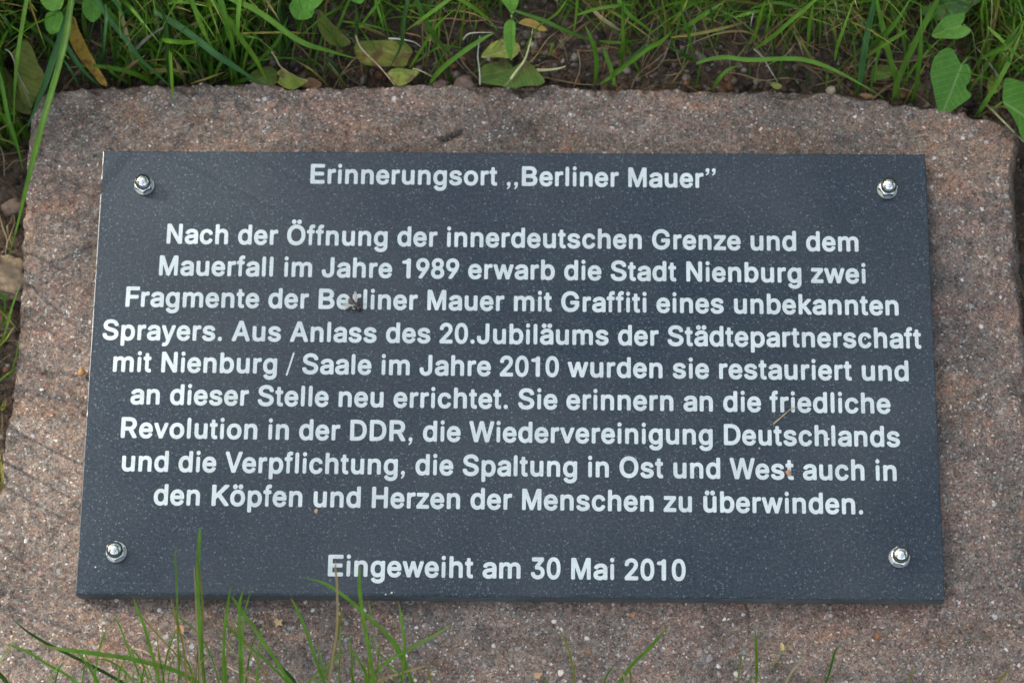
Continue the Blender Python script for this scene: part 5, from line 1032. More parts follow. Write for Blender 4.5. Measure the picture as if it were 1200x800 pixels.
back_tuft('fine grass tuft with crossing bright blades right of the lance leaved seedling', [
    (G9, [(715, -60), (700, -10), (690, 120), (665, 270)], 4, 'g', 0, .05, .01),
    (G9, [(820, 600), (835, 480), (825, 360), (790, 260), (750, 170)], 5.5, 'g', 0, -.02, .03),
    (G9, [(965, 605), (940, 500), (900, 390), (870, 310)], 6, 'l', 0, -.02, .01),
    (G9, [(860, 590), (980, 510), (1080, 430), (1200, 340), (1260, 300)], 5, 'l', 0, -.02, .03),
    (G9, [(960, -60), (980, -20), (1050, 90), (1150, 170), (1250, 240)], 5, 'g', 0, .05, .02),
    (G9, [(1010, 460), (1020, 250), (1020, 80), (1015, -20)], 4.5, 'g', 0, -.01, .06),
    (G9, [(240, 70), (450, 140), (560, 190), (700, 250), (870, 315)], 5, 'g', 0, .03, .01),
    (G9, [(700, 105), (850, 60), (1000, 40), (1100, 35)], 4, 'l', 0, .03, .04),
    (G9, [(450, 170), (560, 90), (640, -20)], 3.5, 'g', 0, .0, .05),
    (G9, [(850, 290), (1000, 300), (1150, 280)], 3.5, 'g', 0, .01, .01),
    (G9, [(800, 60), (860, 120), (960, 190), (1050, 240)], 5.5, 's', 0, .015, .005),
    (G9, [(480, 130), (380, 250), (300, 420)], 2, 'g', 0, .02, -.01),
    (G9, [(500, 400), (520, 330), (545, 285)], 3, 'g', 0, -.01, .01)])
back_tuft('grass tuft with one long bright horizontal blade lying just behind the slab', [
    (G10, [(0, 510), (120, 430), (240, 340), (330, 290), (420, 200)], 6.5, 'g', 0, -.015, .03),
    (G10, [(575, 448), (680, 415), (800, 405), (950, 422), (1250, 413), (1410, 440), (1560, 500), (1720, 585), (1900, 692)], 5.5, 'l', 0, -.005, -.012),
    (G10, [(560, 420), (540, 330), (520, 230), (480, 110), (460, 0)], 5, 'g', 0, -.01, .05),
    (G10, [(400, 265), (600, 235), (800, 190), (950, 150)], 4, 'y', 0, .01, .02),
    (G10, [(690, 640), (730, 560), (800, 490), (890, 460)], 4.5, 'l', 0, -.025, -.005),
    (G10, [(480, 210), (620, 110), (770, 15)], 5.5, 'l', 0, .01, .04),
    (G10, [(700, 300), (690, 150), (660, -20)], 5, 'd', 0, -.01, .05),
    (G10, [(355, 290), (360, 150), (340, 20), (330, -40)], 3, 'y', 0, -.01, .05),
    (G10, [(60, 440), (60, 250), (50, 60)], 4, 'g', 0, -.01, .05),
    (G10, [(560, 430), (460, 370), (360, 320)], 4.5, 'd', 0, -.01, .0),
    (G10, [(955, 540), (955, 450)], 3, 'g', 0, -.02, .0),
    (G10, [(850, 120), (960, 90), (1080, 60)], 4, 'l', 0, .03, .03),
    (G10, [(400, 180), (470, 90), (520, -10)], 3.5, 'y', 0, .01, .05)])
back_tuft('grass tuft of thin upright blades near the right end of the long horizontal blade', [
    (G11, [(20, 350), (150, 260), (300, 130), (455, 0), (520, -60)], 5, 'l', 0, -.01, .05),
    (G11, [(400, 340), (410, 200), (440, 20)], 4.5, 'g', 0, -.015, .05),
    (G11, [(590, 430), (610, 320), (660, 180), (725, -10)], 4, 'l', 0, -.015, .05),
    (G11, [(450, 440), (400, 370), (340, 280), (265, 185)], 4, 'y', 0, -.01, .0),
    (G11, [(100, 290), (120, 170), (160, 30)], 4, 'g', 0, -.01, .05),
    (G11, [(0, 60), (150, 20), (300, 45), (420, 70)], 4, 'g', 0, .03, .03),
    (G11, [(650, 240), (760, 170), (850, 130)], 4, 'g', 0, .0, .02),
    (G11, [(600, 300), (590, 200), (540, 100)], 3, 'y', 0, -.01, .03),
    (G11, [(520, 630), (535, 560), (530, 480)], 3, 'g', 0, -.025, -.005),
    (G11, [(20, 300), (60, 130), (100, 0)], 4, 'g', 0, -.01, .05),
    (G11, [(390, 640), (405, 560), (400, 470)], 4, 'd', 0, -.025, -.005)])
back_tuft('broad bladed grass tuft left of the arrow shaped leaves behind the slab right corner', [
    (G11, [(750, 670), (770, 560), (790, 400), (830, 180), (870, 0), (880, -80)], 9, 'b', 0, -.03, .06),
    (G11, [(1045, 700), (1020, 560), (970, 380), (930, 200), (890, 30), (880, -60)], 7.5, 'l', 0, -.03, .06),
    (G12, [(118, 535), (140, 430), (200, 290), (280, 130), (350, 0), (390, -80)], 8.5, 'l', 0, -.03, .06),
    (G11, [(830, 345), (920, 260), (1010, 170), (1130, -20)], 7, 'g', 0, .0, .06),
    (G11, [(870, 580), (885, 420), (930, 270), (1000, 160)], 4, 'l', 0, -.02, .03),
    (G12, [(215, 535), (240, 440), (255, 320), (265, 180), (262, 0)], 5.5, 'g', 0, -.03, .05),
    (G12, [(190, 160), (60, 240), (-60, 330)], 5, 'g', 0, .03, .0),
    (G12, [(0, 500), (15, 380), (60, 250)], 3.5, 'g', 0, -.02, .02)])
back_tuft('pale split stemmed grass tuft at the upper right corner between the arrow shaped leaves', [
    (G12, [(545, 618), (600, 530), (680, 400), (740, 280), (800, 130)], 6, 'l', 0, -.03, .03),
    (G12, [(610, 140), (690, 215), (760, 285), (830, 330)], 4.5, 'l', 0, .03, .02),
    (G12, [(575, 305), (660, 265), (720, 240), (800, 130)], 6, 'g', 0, .02, .04),
    (G12, [(800, 395), (720, 310), (660, 240)], 4, 'g', 0, .0, .02),
    (G12, [(590, 350), (700, 230), (820, 80)], 4.5, 'g', 0, .0, .05),
    (G12, [(560, 380), (590, 240), (640, 160)], 3.5, 'g', 0, -.01, .02),
    (G12, [(590, 130), (580, 60), (600, -40)], 4, 'g', 0, .0, .05),
    (G12, [(710, 110), (760, 70), (830, 20)], 5, 'd', 0, .02, .04)])
back_tuft('small sunlit yellow green seedlings beside the slab left edge under the tan stone', [
    (O1, [(-6, 420), (4, 395), (14, 360), (25, 328)], 3, 'l', 0, -.04, .0),
    (O1, [(-4, 360), (8, 372), (22, 388)], 3, 'y', 0, -.03, -.01),
    (O1, [(-8, 410), (6, 398), (18, 380)], 3, 'y', 0, -.035, -.01),
    (O1, [(10, 445), (18, 420), (24, 392)], 1.8, 'l', 0, -.03, .0),
    (O1, [(-5, 450), (6, 440), (20, 430)], 2, 'g', 0, -.03, -.01),
    (O1, [(3, 380), (6, 360), (2, 340)], 3, 'g', 0, -.035, -.01),
    (O1, [(0, 480), (4, 476), (7, 465)], 5, 'y', 0, -.03, -.01),
    (O1, [(-4, 520), (3, 560), (0, 580)], 4, 'y', 0, -.03, -.02)])

# ------------------------------------------------------------------ leaves
def leaf_mesh(name, fr, outline, base, tip, z0, z1, mat, parent=None, fold=0.15, cup=0.0, wave=0.0014, follow=False):
    """a leaf from its outline: base -> tip runs from height z0 to z1"""
    o2 = np.array(frame(fr, outline)); b = np.array(frame(fr, [base])[0]); t = np.array(frame(fr, [tip])[0])
    ax = t - b; Lp = np.linalg.norm(ax); ax = ax / Lp; sd = np.array([-ax[1], ax[0]])
    n = 56
    cl = np.concatenate([o2, o2[:1]]); S = np.concatenate([[0], np.cumsum(np.linalg.norm(np.diff(cl, axis=0), axis=1))])
    # smooth closed catmull through the outline
    ext = np.concatenate([o2[-2:], o2, o2[:3]])
    m = len(o2); tt = np.linspace(0, m, n, endpoint=False); i = tt.astype(int); f = (tt - i)[:, None]
    a_, b_, c_, d_ = ext[i + 1], ext[i + 2], ext[i + 3], ext[i + 4]
    cr = 0.5 * (2 * b_ + (c_ - a_) * f + (2 * a_ - 5 * b_ + 4 * c_ - d_) * f ** 2 + (3 * b_ - 3 * c_ + d_ - a_) * f ** 3)
    u = (cr - b) @ ax
    spine = b + np.clip(u, 0.06 * Lp, 0.94 * Lp)[:, None] * ax
    K = 7
    V = []; UV = []
    hw = max(np.abs((cr - b) @ sd).max(), 1e-6)
    for k in range(K + 1):
        s = k / K
        p = spine + (cr - spine) * s
        uu = ((p - b) @ ax) / Lp; vv = ((p - b) @ sd)
        z = z0 + (z1 - z0) * uu + fold * np.abs(vv) * 0.0005 - cup * (uu - 0.5) ** 2
        q = np.array([P(x, y, zz)[:] for (x, y), zz in zip(p, z)])
        q[:, 2] += wave * fbm(q * 90 + z0 * 50, 2)
        V.append(q); UV.append(np.stack([uu, vv / hw], 1))
    V = np.concatenate(V); UV = np.concatenate(UV)
    i = np.arange(n); ip = (i + 1) % n
    Fc = np.concatenate([np.stack([k * n + i, k * n + ip, (k + 1) * n + ip, (k + 1) * n + i], 1) for k in range(K)])
    org = np.array(P(*b, z0)[:]) if parent is None else np.array(parent.location)
    me = mesh_np(name, V - org, Fc)
    uvl = me.uv_layers.new(name='UVMap')
    li = np.empty(len(me.loops), dtype=np.int32); me.loops.foreach_get('vertex_index', li)
    uvl.data.foreach_set('uv', UV[li].astype(np.float32).ravel())
    ob = link(name, me, mat, parent)
    if parent is None: ob.location = org
    return ob
def tube(name, pts, r, mat, parent=None, seg=7, taper=0.4, bumps=0.0):
    c = catmull(pts, max(10, 7 * len(pts)))
    t = np.gradient(c, axis=0); t /= np.linalg.norm(t, axis=1)[:, None]
    s1 = np.cross(t, np.array([0.13, 0.2, 0.97])); s1 /= np.linalg.norm(s1, axis=1)[:, None] + 1e-12; s2 = np.cross(s1, t)
    m = len(c); rr = r * (1 - (1 - taper) * np.linspace(0, 1, m)) * (1 + bumps * np.sin(np.linspace(0, 9, m)))
    rr[0] *= 0.4; rr[-1] *= 0.4
    V = np.concatenate([c + (s1 * math.cos(a) + s2 * math.sin(a)) * rr[:, None] for a in np.linspace(0, 2 * math.pi, seg, endpoint=False)])
    Fc = []
    i = np.arange(m - 1)
    for k in range(seg):
        k2 = (k + 1) % seg
        Fc.append(np.stack([k * m + i, k2 * m + i, k2 * m + i + 1, k * m + i + 1], 1))
    org = np.array(pts[0], float) if parent is None else np.array(parent.location)
    ob = link(name, mesh_np(name, V - org, np.concatenate(Fc)), mat, parent)
    if parent is None: ob.location = org
    return ob
def px3(fr, pts, zs):
    p = frame(fr, pts)
    if not hasattr(zs, '__len__'): zs = [zs] * len(p)
    if len(zs) == 2 and len(p) > 2: zs = np.linspace(zs[0], zs[1], len(p))
    return [np.array(P(x, y, z)[:]) for (x, y), z in zip(p, zs)]

LM_BIND = mat_leaf('bindweed_leaf', (0.054, 0.165, 0.018), (0.080, 0.205, 0.024), (0.16, 0.27, 0.08), nv=7)
LM_DARK = mat_leaf('dark_bindweed_leaf', (0.040, 0.115, 0.028), (0.055, 0.140, 0.032), (0.11, 0.2, 0.06), nv=7)  # darker green for one bindweed leaf
LM_ROUND = mat_leaf('young_round_leaf', (0.085, 0.235, 0.026), (0.115, 0.29, 0.034), (0.16, 0.32, 0.07), trans=0.35, nv=6)
LM_LANCE = mat_leaf('lance_leaf', (0.12, 0.28, 0.03), (0.16, 0.33, 0.045), (0.08, 0.2, 0.03), trans=0.35, nv=10)
LM_OLIVE = mat_leaf('withered_olive_leaf', (0.075, 0.115, 0.014), (0.165, 0.165, 0.026), (0.22, 0.20, 0.09), (0.115, 0.062, 0.024), trans=0.2, rough=0.6, nv=8)
LM_DKDEAD = mat_leaf('dark_fallen_leaf', (0.040, 0.100, 0.010), (0.085, 0.135, 0.016), (0.17, 0.18, 0.06), (0.095, 0.055, 0.022), trans=0.2, rough=0.55, nv=8)
LM_YELLOW = mat_leaf('mustard_leaf', (0.34, 0.19, 0.022), (0.27, 0.19, 0.03), (0.40, 0.25, 0.05), (0.16, 0.08, 0.02), trans=0.25, nv=14)
LM_OCHRE = mat_leaf('ochre_leaf', (0.26, 0.21, 0.035), (0.33, 0.20, 0.05), (0.38, 0.27, 0.1), trans=0.3, nv=8)
LM_YG = mat_leaf('yellowing_leaf', (0.17, 0.225, 0.030), (0.25, 0.28, 0.050), (0.28, 0.30, 0.13), (0.14, 0.085, 0.04), trans=0.25, nv=7)
M_STEM = mat_flat('green_stem', (0.11, 0.19, 0.045), 0.5, 0.3)
M_PETIOLE = mat_flat('pale_petiole', (0.38, 0.38, 0.17), 0.5, 0.2)

# bindweed at the right
c0 = P(1120, 60, -0.03)
bind = empty('bindweed_plant', c0)
tag(bind, 'bindweed plant with broad arrow shaped green leaves behind the slab right corner', 'plant')
leaf_mesh('leaf', G12, [(405, 248), (360, 270), (325, 320), (312, 380), (320, 440), (335, 510), (352, 568), (385, 600), (430, 575), (480, 538), (527, 500), (505, 470), (500, 448), (520, 420), (522, 370), (505, 335), (475, 338), (455, 300), (435, 262)],
          (478, 335), (372, 600), .006, -.016, LM_BIND, bind, 0.10, .0015)
leaf_mesh('leaf', G12, [(320, 188), (350, 130), (390, 90), (440, 72), (489, 70), (487, 108), (470, 130), (500, 140), (524, 160), (500, 185), (450, 203), (380, 203)],
          (482, 128), (318, 188), .016, .006, LM_BIND, bind, 0.32)
leaf_mesh('leaf', G12, [(255, 60), (320, 15), (400, -50), (560, -60), (580, 0), (525, 40), (480, 82), (400, 105), (330, 100)], (560, -20), (260, 62), .012, -.006, LM_DARK, bind, 0.15)
leaf_mesh('leaf', G12, [(700, 412), (740, 408), (800, 430), (900, 480), (930, 700), (820, 745), (782, 700), (770, 660), (745, 610), (715, 570), (690, 530), (690, 470)],
          (690, 530), (930, 690), .012, .002, LM_BIND, bind, 0.12, .002)
tube('stem', px3(G12, [(478, 335), (520, 300), (560, 330), (575, 450), (585, 540)], [.006, 0, -.01, -.025, -.04]), .0008, M_STEM, bind)
tube('stem', px3(G12, [(690, 530), (640, 560), (590, 540)], [.012, -.01, -.03]), .0008, M_STEM, bind)
tube('stem', px3(G12, [(590, 530), (660, 600), (720, 660), (820, 760)], [-.03, -.02, -.018, -.03]), .0009, M_PETIOLE, bind)
tube('stem', px3(G12, [(482, 128), (530, 170), (545, 260), (570, 400)], [.016, .01, -.005, -.03]), .0007, M_STEM, bind)

# round leaved seedling, top left
rp = empty('round_leaved_seedling', P(70, 10, -0.02))
tag(rp, 'seedling with rounded bright green leaves at the upper left among dark grass', 'plant')
leaf_mesh('leaf', G6, [(318, 120), (335, 90), (385, 82), (440, 95), (440, 160), (410, 225), (365, 240), (330, 215), (314, 170)], (415, 85), (350, 240), .03, .022, LM_ROUND, rp, 0.18)
leaf_mesh('leaf', G6, [(282, 0), (290, -50), (430, -50), (450, 10), (425, 65), (370, 82), (315, 55)], (440, 0), (300, 30), .034, .03, LM_ROUND, rp, 0.18)
leaf_mesh('leaf', G6, [(578, 60), (590, 5), (630, -35), (700, -15), (727, 55), (708, 105), (655, 157), (600, 118)], (660, -40), (655, 157), .032, .02, LM_ROUND, rp, 0.18)
tube('stem', px3(G6, [(660, -40), (560, -60), (440, 0), (420, 85)], [.032, .02, .03, .03]), .0007, M_STEM, rp)
rp2 = empty('round_leaved_seedling', P(360, 0, -0.02))
tag(rp2, 'seedling with two overlapping bright green leaves at the top edge beside the olive leaf', 'plant')
leaf_mesh('leaf', G7, [(833, 55), (850, 15), (890, -25), (1000, -10), (1015, 70), (990, 125), (930, 138), (870, 128)], (950, -20), (900, 138), .026, .018, LM_ROUND, rp2, 0.15)
leaf_mesh('leaf', G7, [(900, -5), (925, 45), (965, 87), (1010, 65), (1065, 10), (1075, -50), (910, -60)], (1000, -60), (965, 87), .034, .028, LM_ROUND, rp2, 0.2)
leaf_mesh('leaf', G8, [(60, -10), (90, 15), (140, 22), (165, -10), (150, -50), (60, -50)], (110, -50), (115, 22), .034, .03, LM_ROUND, rp2, 0.15)
tube('stem', px3(G7, [(1000, -60), (950, -20), (960, -60), (900, -90)], [.033, .025, .01, -.02]), .0007, M_STEM, rp2)

# lance leaved seedling in the middle
lp = empty('lance_leaved_seedling', P(600, 22, -0.03))
tag(lp, 'seedling with narrow bright green lance leaves and one ochre leaf above the fallen leaves', 'plant')
leaf_mesh('leaf', G9, [(228, 132), (258, 150), (265, 200), (262, 270), (252, 350), (238, 420), (210, 385), (186, 310), (180, 230), (190, 165)], (240, 125), (237, 422), .022, .004, LM_LANCE, lp, 0.3)
leaf_mesh('leaf', G9, [(165, 0), (175, -60), (290, -60), (284, 20), (262, 75), (238, 100), (205, 60)], (225, -60), (238, 100), .034, .024, LM_LANCE, lp, 0.28)
leaf_mesh('leaf', G9, [(285, 163), (335, 132), (400, 142), (465, 190), (484, 215), (455, 224), (375, 195), (320, 178)], (280, 162), (484, 216), .016, .014, LM_OCHRE, lp, 0.2)
tube('stem', px3(G9, [(240, 105), (238, 125), (248, 150), (240, 250)], [.024, .022, .0, -.035]), .0009, M_STEM, lp)
tube('stem', px3(G9, [(240, 118), (262, 130), (285, 162)], [.02, .017, .016]), .0005, M_STEM, lp)

def fallen(label, *a, **k):
    o = leaf_mesh('fallen_leaf', *a, **k); tag(o, label, 'leaf'); return o
fallen('large withered olive leaf standing at the upper left corner of the slab', G6, [(90, 380), (130, 330), (180, 288), (225, 335), (270, 450), (312, 535), (275, 640), (218, 765), (160, 710), (120, 560)], (60, 350), (222, 760), .012, -.022, LM_OLIVE, fold=0.10, cup=.004)
fallen('second withered olive leaf partly under the large one left of the slab corner', G6, [(20, 470), (80, 540), (130, 590), (215, 770), (190, 800), (100, 760), (30, 640)], (20, 480), (205, 790), -.024, -.030, LM_OLIVE, fold=0.1)
fallen('long curled mustard yellow leaf behind the slab top left', G6, [(500, 130), (530, 128), (552, 210), (590, 300), (640, 385), (700, 490), (740, 555), (752, 605), (705, 590), (640, 510), (560, 415), (505, 320), (482, 250), (484, 190)], (513, 120), (745, 612), .018, -.014, LM_YELLOW, fold=0.4)
fallen('pointed olive leaf with a hole right of the overlapping bright leaves', G7, [(1045, 75), (1100, 130), (1150, 190), (1210, 240), (1265, 295), (1230, 322), (1150, 322), (1078, 272), (1045, 210), (1030, 140)], (1042, 72), (1265, 298), .004, -.015, LM_OLIVE, fold=0.2)
fallen('dark green leaf half hidden by the slab edge beside the curled brown one', G7, [(545, 560), (580, 500), (640, 475), (700, 470), (755, 510), (745, 580), (700, 610), (600, 600)], (760, 520), (545, 575), -.020, -.024, LM_DKDEAD, fold=0.1)
fallen('curled yellow brown leaf with a thin stem at the slab back edge', G7, [(748, 515), (800, 500), (850, 520), (905, 545), (965, 568), (920, 600), (880, 625), (830, 628), (775, 600), (750, 575), (790, 560)], (770, 480), (965, 575), -.010, -.018, LM_YG, fold=0.3)
fallen('brown crumpled leaf scrap right of the curled yellow brown leaf', G7, [(905, 590), (950, 555), (1000, 550), (1060, 590), (1040, 620), (960, 622)], (900, 600), (1060, 600), -.022, -.024, mat_leaf('brown_leaf', (0.15, 0.075, 0.035), (0.2, 0.11, 0.05), (0.24, 0.15, 0.08), trans=0.1), fold=0.4)
fallen('large withered leaf with brown blotches lying on soil left of the loose grass tuft', G8, [(95, 310), (200, 283), (300, 286), (375, 290), (440, 298), (478, 325), (500, 365), (470, 425), (445, 467), (330, 468), (200, 462), (115, 420)], (80, 360), (500, 370), -.018, -.016, LM_OLIVE, fold=0.1)
fallen('light yellow green leaf with dark specks lying against the slab edge', G8, [(322, 520), (370, 485), (440, 480), (540, 502), (520, 540), (455, 590), (400, 602), (350, 572)], (320, 520), (545, 500), -.012, -.014, LM_YG, fold=0.15)
fallen('green fallen leaf with a yellow rim under the lance leaved seedling', G9, [(25, 408), (60, 345), (120, 295), (200, 280), (270, 300), (297, 340), (272, 390), (230, 412), (120, 405)], (300, 330), (25, 408), -.010, -.014, LM_YG, fold=0.1)
fallen('dark green fallen leaf under the largest leaf at the middle of the slab back edge', G9, [(22, 490), (60, 455), (120, 437), (200, 435), (245, 470), (200, 540), (30, 585)], (250, 480), (22, 540), -.018, -.022, LM_DKDEAD, fold=0.1)
fallen('largest dark green fallen leaf with pale stalk overhanging the middle of the slab back edge', G9, [(30, 580), (150, 545), (250, 480), (340, 428), (400, 475), (470, 565), (430, 600), (340, 605), (250, 618), (170, 606)], (340, 430), (180, 612), -.004, -.010, LM_DKDEAD, fold=0.06, cup=.002)
fallen('small brownish green leaf lying between broad blades right of centre', G12, [(12, 355), (60, 340), (105, 358), (108, 400), (60, 416), (10, 415)], (110, 380), (10, 390), -.024, -.026, LM_DKDEAD, fold=0.1)
fallen('small olive leaf behind the slab right corner between two bindweed leaves', G12, [(640, 385), (680, 400), (688, 450), (650, 488), (612, 470), (612, 420)], (690, 400), (615, 480), -.016, -.022, LM_OLIVE, fold=0.1)
fallen('tiny yellow green leaf on the gravelly soil close to the slab edge', G11, [(130, 590), (160, 580), (215, 600), (200, 628), (165, 625)], (215, 605), (130, 595), -.022, -.024, LM_YG, fold=0.1)
fallen('small green leaf on the soil left of the slab beside the tan stone', O1, [(-6, 336), (4, 334), (14, 337), (18, 341), (10, 347), (-4, 349)], (-8, 342), (18, 341), -.028, -.026, LM_BIND, fold=0.1)

def stalk(label, fr, pts, z, r, mat, name='dry_stalk', cat='stalk'):
    if mat is M_PALE: r *= 0.75
    o = tube(name, px3(fr, pts, z), r, mat); tag(o, label, cat); return o
stalk('pale green leaf stalk rising from the largest fallen leaf', G9, [(230, 560), (280, 490), (330, 420), (365, 310), (387, 202)], [-.006, -.002, .002, .008, .010], .0010, M_PETIOLE, 'leaf_stalk')
stalk('short cream twig right of the largest fallen leaf', G9, [(412, 495), (460, 494), (520, 490), (580, 480), (618, 465)], -.016, .0011, M_PETIOLE, 'twig')
stalk('long tan stem arching over the withered leaf with brown blotches', G8, [(100, 215), (105, 260), (140, 340), (250, 450), (320, 530), (378, 604)], [.006, .003, -.002, -.006, -.009, -.014], .0008, M_STRAW)
stalk('white bleached blade lying across the withered leaf with brown blotches', G8, [(330, 272), (400, 275), (470, 286), (520, 302), (560, 332)], [-.002, .0, .0, -.002, -.005], .0009, M_PALE)
stalk('hooked white bleached stem left of the lance leaved seedling', G8, [(856, 282), (872, 258), (905, 236), (980, 230), (1060, 230)], [-.005, 0, .004, .004, .002], .0009, M_PALE)
stalk('upright thin whitish stem left of the dark fallen leaf', G8, [(975, 602), (972, 500), (960, 400), (968, 300), (974, 250)], [-.015, -.01, -.006, -.004, -.002], .0007, M_PALE)
stalk('reddish brown stem crossing the soil behind the pebbles', G8, [(450, 232), (530, 250), (600, 270), (680, 300), (755, 325)], -.008, .0006, M_BROWN)
stalk('long thin brown stem running left from the lance leaved seedling', G8, [(480, 190), (580, 160), (750, 132), (900, 150), (1020, 145), (1150, 162)], [-.005, .0, .004, .002, .002, 0], .0006, M_BROWN)
stalk('short tan stem bent over the slab edge in front of the loose grass tuft', G8, [(500, 482), (560, 500), (640, 540)], -.016, .0006, M_STRAW)
stalk('slender pale stem leaning left beside the tiny yellow green leaf', G11, [(20, 345), (80, 400), (140, 500), (190, 580)], [.002, -.004, -.012, -.02], .0008, M_PALE)
stalk('whitish vertical stem between thin blades right of centre', G10, [(985, 70), (968, 130), (958, 190)], [.012, .008, .002], .0008, M_PALE)
stalk('pale stem dangling at the top edge right of the horizontal blade', G11, [(590, -20), (600, 50), (615, 140)], [.03, .02, .012], .0008, M_PALE)
stalk('tan stem above the curled yellow brown leaf', G7, [(700, 350), (740, 410), (765, 460), (800, 490), (835, 515)], [.0, -.004, -.008, -.01, -.012], .0007, M_STRAW)
stalk('cream dry stem leaning against the leaf at the upper left edge', G6, [(35, 345), (70, 370), (100, 430), (130, 530), (180, 620), (220, 690)], [.01, .012, .008, -.002, -.01, -.018], .0006, M_PALE)

# ------------------------------------------------------------------ small things lying on the plaque and the slab
def slab_z(x, y): return Z_SLAB + 0.0028
straw = tube('straw_bit', px3(O1, [(906, 497), (914, 490), (922, 483), (927, 479), (934, 477)], [.0009, .0012, .0014, .0011, .0008]), .0005, M_STRAW)
tag(straw, 'short tan straw lying across the plaque below the word friedliche', 'straw')
def flake(label, fr, outline, base, tip, z, col, name='dry_flake'):
    m = mat_leaf(name + '_skin', col, tuple(c * 1.3 for c in col), tuple(c * 1.4 for c in col), trans=0.1, nv=4)
    o = leaf_mesh(name, fr, outline, base, tip, z, z + 0.001, m, fold=0.35, wave=.0003); tag(o, label, 'plant scrap'); return o
flake('tan star shaped dry flower scrap on the slab under the bottom plaque edge', A, [(805, 480), (815, 462), (832, 472), (848, 465), (842, 485), (850, 500), (830, 497), (812, 508), (815, 492)], (812, 505), (845, 466), slab_z(0, 0) + .001, (0.36, 0.25, 0.12), 'flower_scrap')
flake('orange tan leaf flake lying on the slab left of the short bottom blades', D, [(35, 535), (60, 525), (95, 530), (78, 550), (70, 567), (40, 560)], (38, 550), (94, 530), slab_z(0, 0) + .0008, (0.36, 0.22, 0.11))
flake('curled yellow flake on the slab below the right half of the plaque', E_, [(445, 320), (462, 318), (475, 345), (470, 368), (452, 365), (445, 345)], (450, 318), (470, 368), slab_z(0, 0) + .001, (0.34, 0.26, 0.11))
flake('brown petal scrap half hidden behind grass blades left of the star shaped scrap', A, [(290, 505), (315, 498), (335, 515), (325, 545), (300, 535)], (292, 510), (325, 545), slab_z(0, 0) + .0006, (0.30, 0.17, 0.08))
flake('rust coloured leaf scrap on the slab near the lower right corner', E_, [(1105, 250), (1130, 245), (1142, 275), (1120, 295), (1103, 280)], (1110, 250), (1125, 295), slab_z(0, 0) + .0004, (0.17, 0.075, 0.04))
flake('tiny orange scrap on the slab below the last date', D, [(400, 370), (420, 362), (432, 380), (415, 395), (400, 388)], (402, 372), (428, 390), slab_z(0, 0) + .0004, (0.20, 0.09, 0.045))
flake('dark orange crumb on the slab just under the plaque edge', D, [(715, 118), (738, 110), (742, 130), (725, 138)], (716, 120), (740, 132), slab_z(0, 0) + .0008, (0.32, 0.13, 0.04))
flake('brown leaf crumb lying at the slab back edge beside the broad blades', G11, [(765, 665), (800, 655), (850, 668), (860, 685), (800, 690)], (765, 672), (860, 682), -.016, (0.15, 0.08, 0.035))
def bud(label, x, y, r, z, col, seed):
    V, F = ico(3)
    V = V * (1 + 0.25 * fbm(V * 1.6 + seed, 2)[:, None]) * np.array([r, r * 1.2, r * 0.8])
    o = link('bud_scale', mesh_np('bud_scale', V, F), mat_flat('bud_skin', col, 0.55, 0.4, 900)); o.location = P(x, y, z); tag(o, label, 'bud scale')
bud('orange brown bud scale lying on the slab beside the left plaque edge', 95.5, 436, .0021, slab_z(0, 0) + .001, (0.33, 0.16, 0.05), 1)
bud('brown bud scale stuck on the letter t of the word West', 924, 553.5, .0015, .0010, (0.38, 0.20, 0.10), 2)
bud('tiny tan bud scale on the plaque below the word und in the last sentence line', 370.5, 598.5, .0011, .0008, (0.42, 0.28, 0.14), 3)
# the reddish stem lying on the slab
st = tube('dry_stalk', px3(A, [(755, 430), (768, 480), (778, 530), (774, 580)], slab_z(0, 0) + .001), .0005, M_BROWN); tag(st, 'thin reddish stem on the slab left of the star shaped scrap', 'stalk')
st = tube('dry_stalk', px3(B, [(770, 597), (810, 603), (850, 615), (885, 640)], slab_z(0, 0) + .002), .0006, M_STRAW); tag(st, 'thin orange stem on the slab among the left front blades', 'stalk')
st = tube('dry_stalk', px3(A, [(540, 700), (620, 745), (700, 780), (760, 800)], slab_z(0, 0) + .003), .0006, M_STRAW); tag(st, 'thin tan stem at the bottom edge under the criss crossing blades', 'stalk')
# loose grit on the plaque: a few single grains
GRIT = [(404, 362, .0005, (.6, .58, .55)), (897, 553, .0005, (.6, .58, .55)), (112, 664, .0005, (.6, .6, .6)), (459, 694, .0006, (.7, .7, .7)), (452, 696, .0005, (.6, .6, .6)), (890, 525, .0005, (.5, .4, .3)), (971, 514, .0006, (.7, .68, .65)), (1014, 397, .0005, (.7, .7, .7))]
for i, (x, y, r, c) in enumerate(GRIT):
    V, F = ico(2)
    o = link('grit_grain', mesh_np('grit_grain', V * (1 + 0.3 * fbm(V * 1.4 + i, 2)[:, None]) * r, F), mat_flat('grit', c, 0.9, 0.2, 900)); o.location = P(x, y, r * .6)
    tag(o, 'tiny pale grain of grit lying on the dark plaque', 'grit', 'loose grains of grit on the plaque')

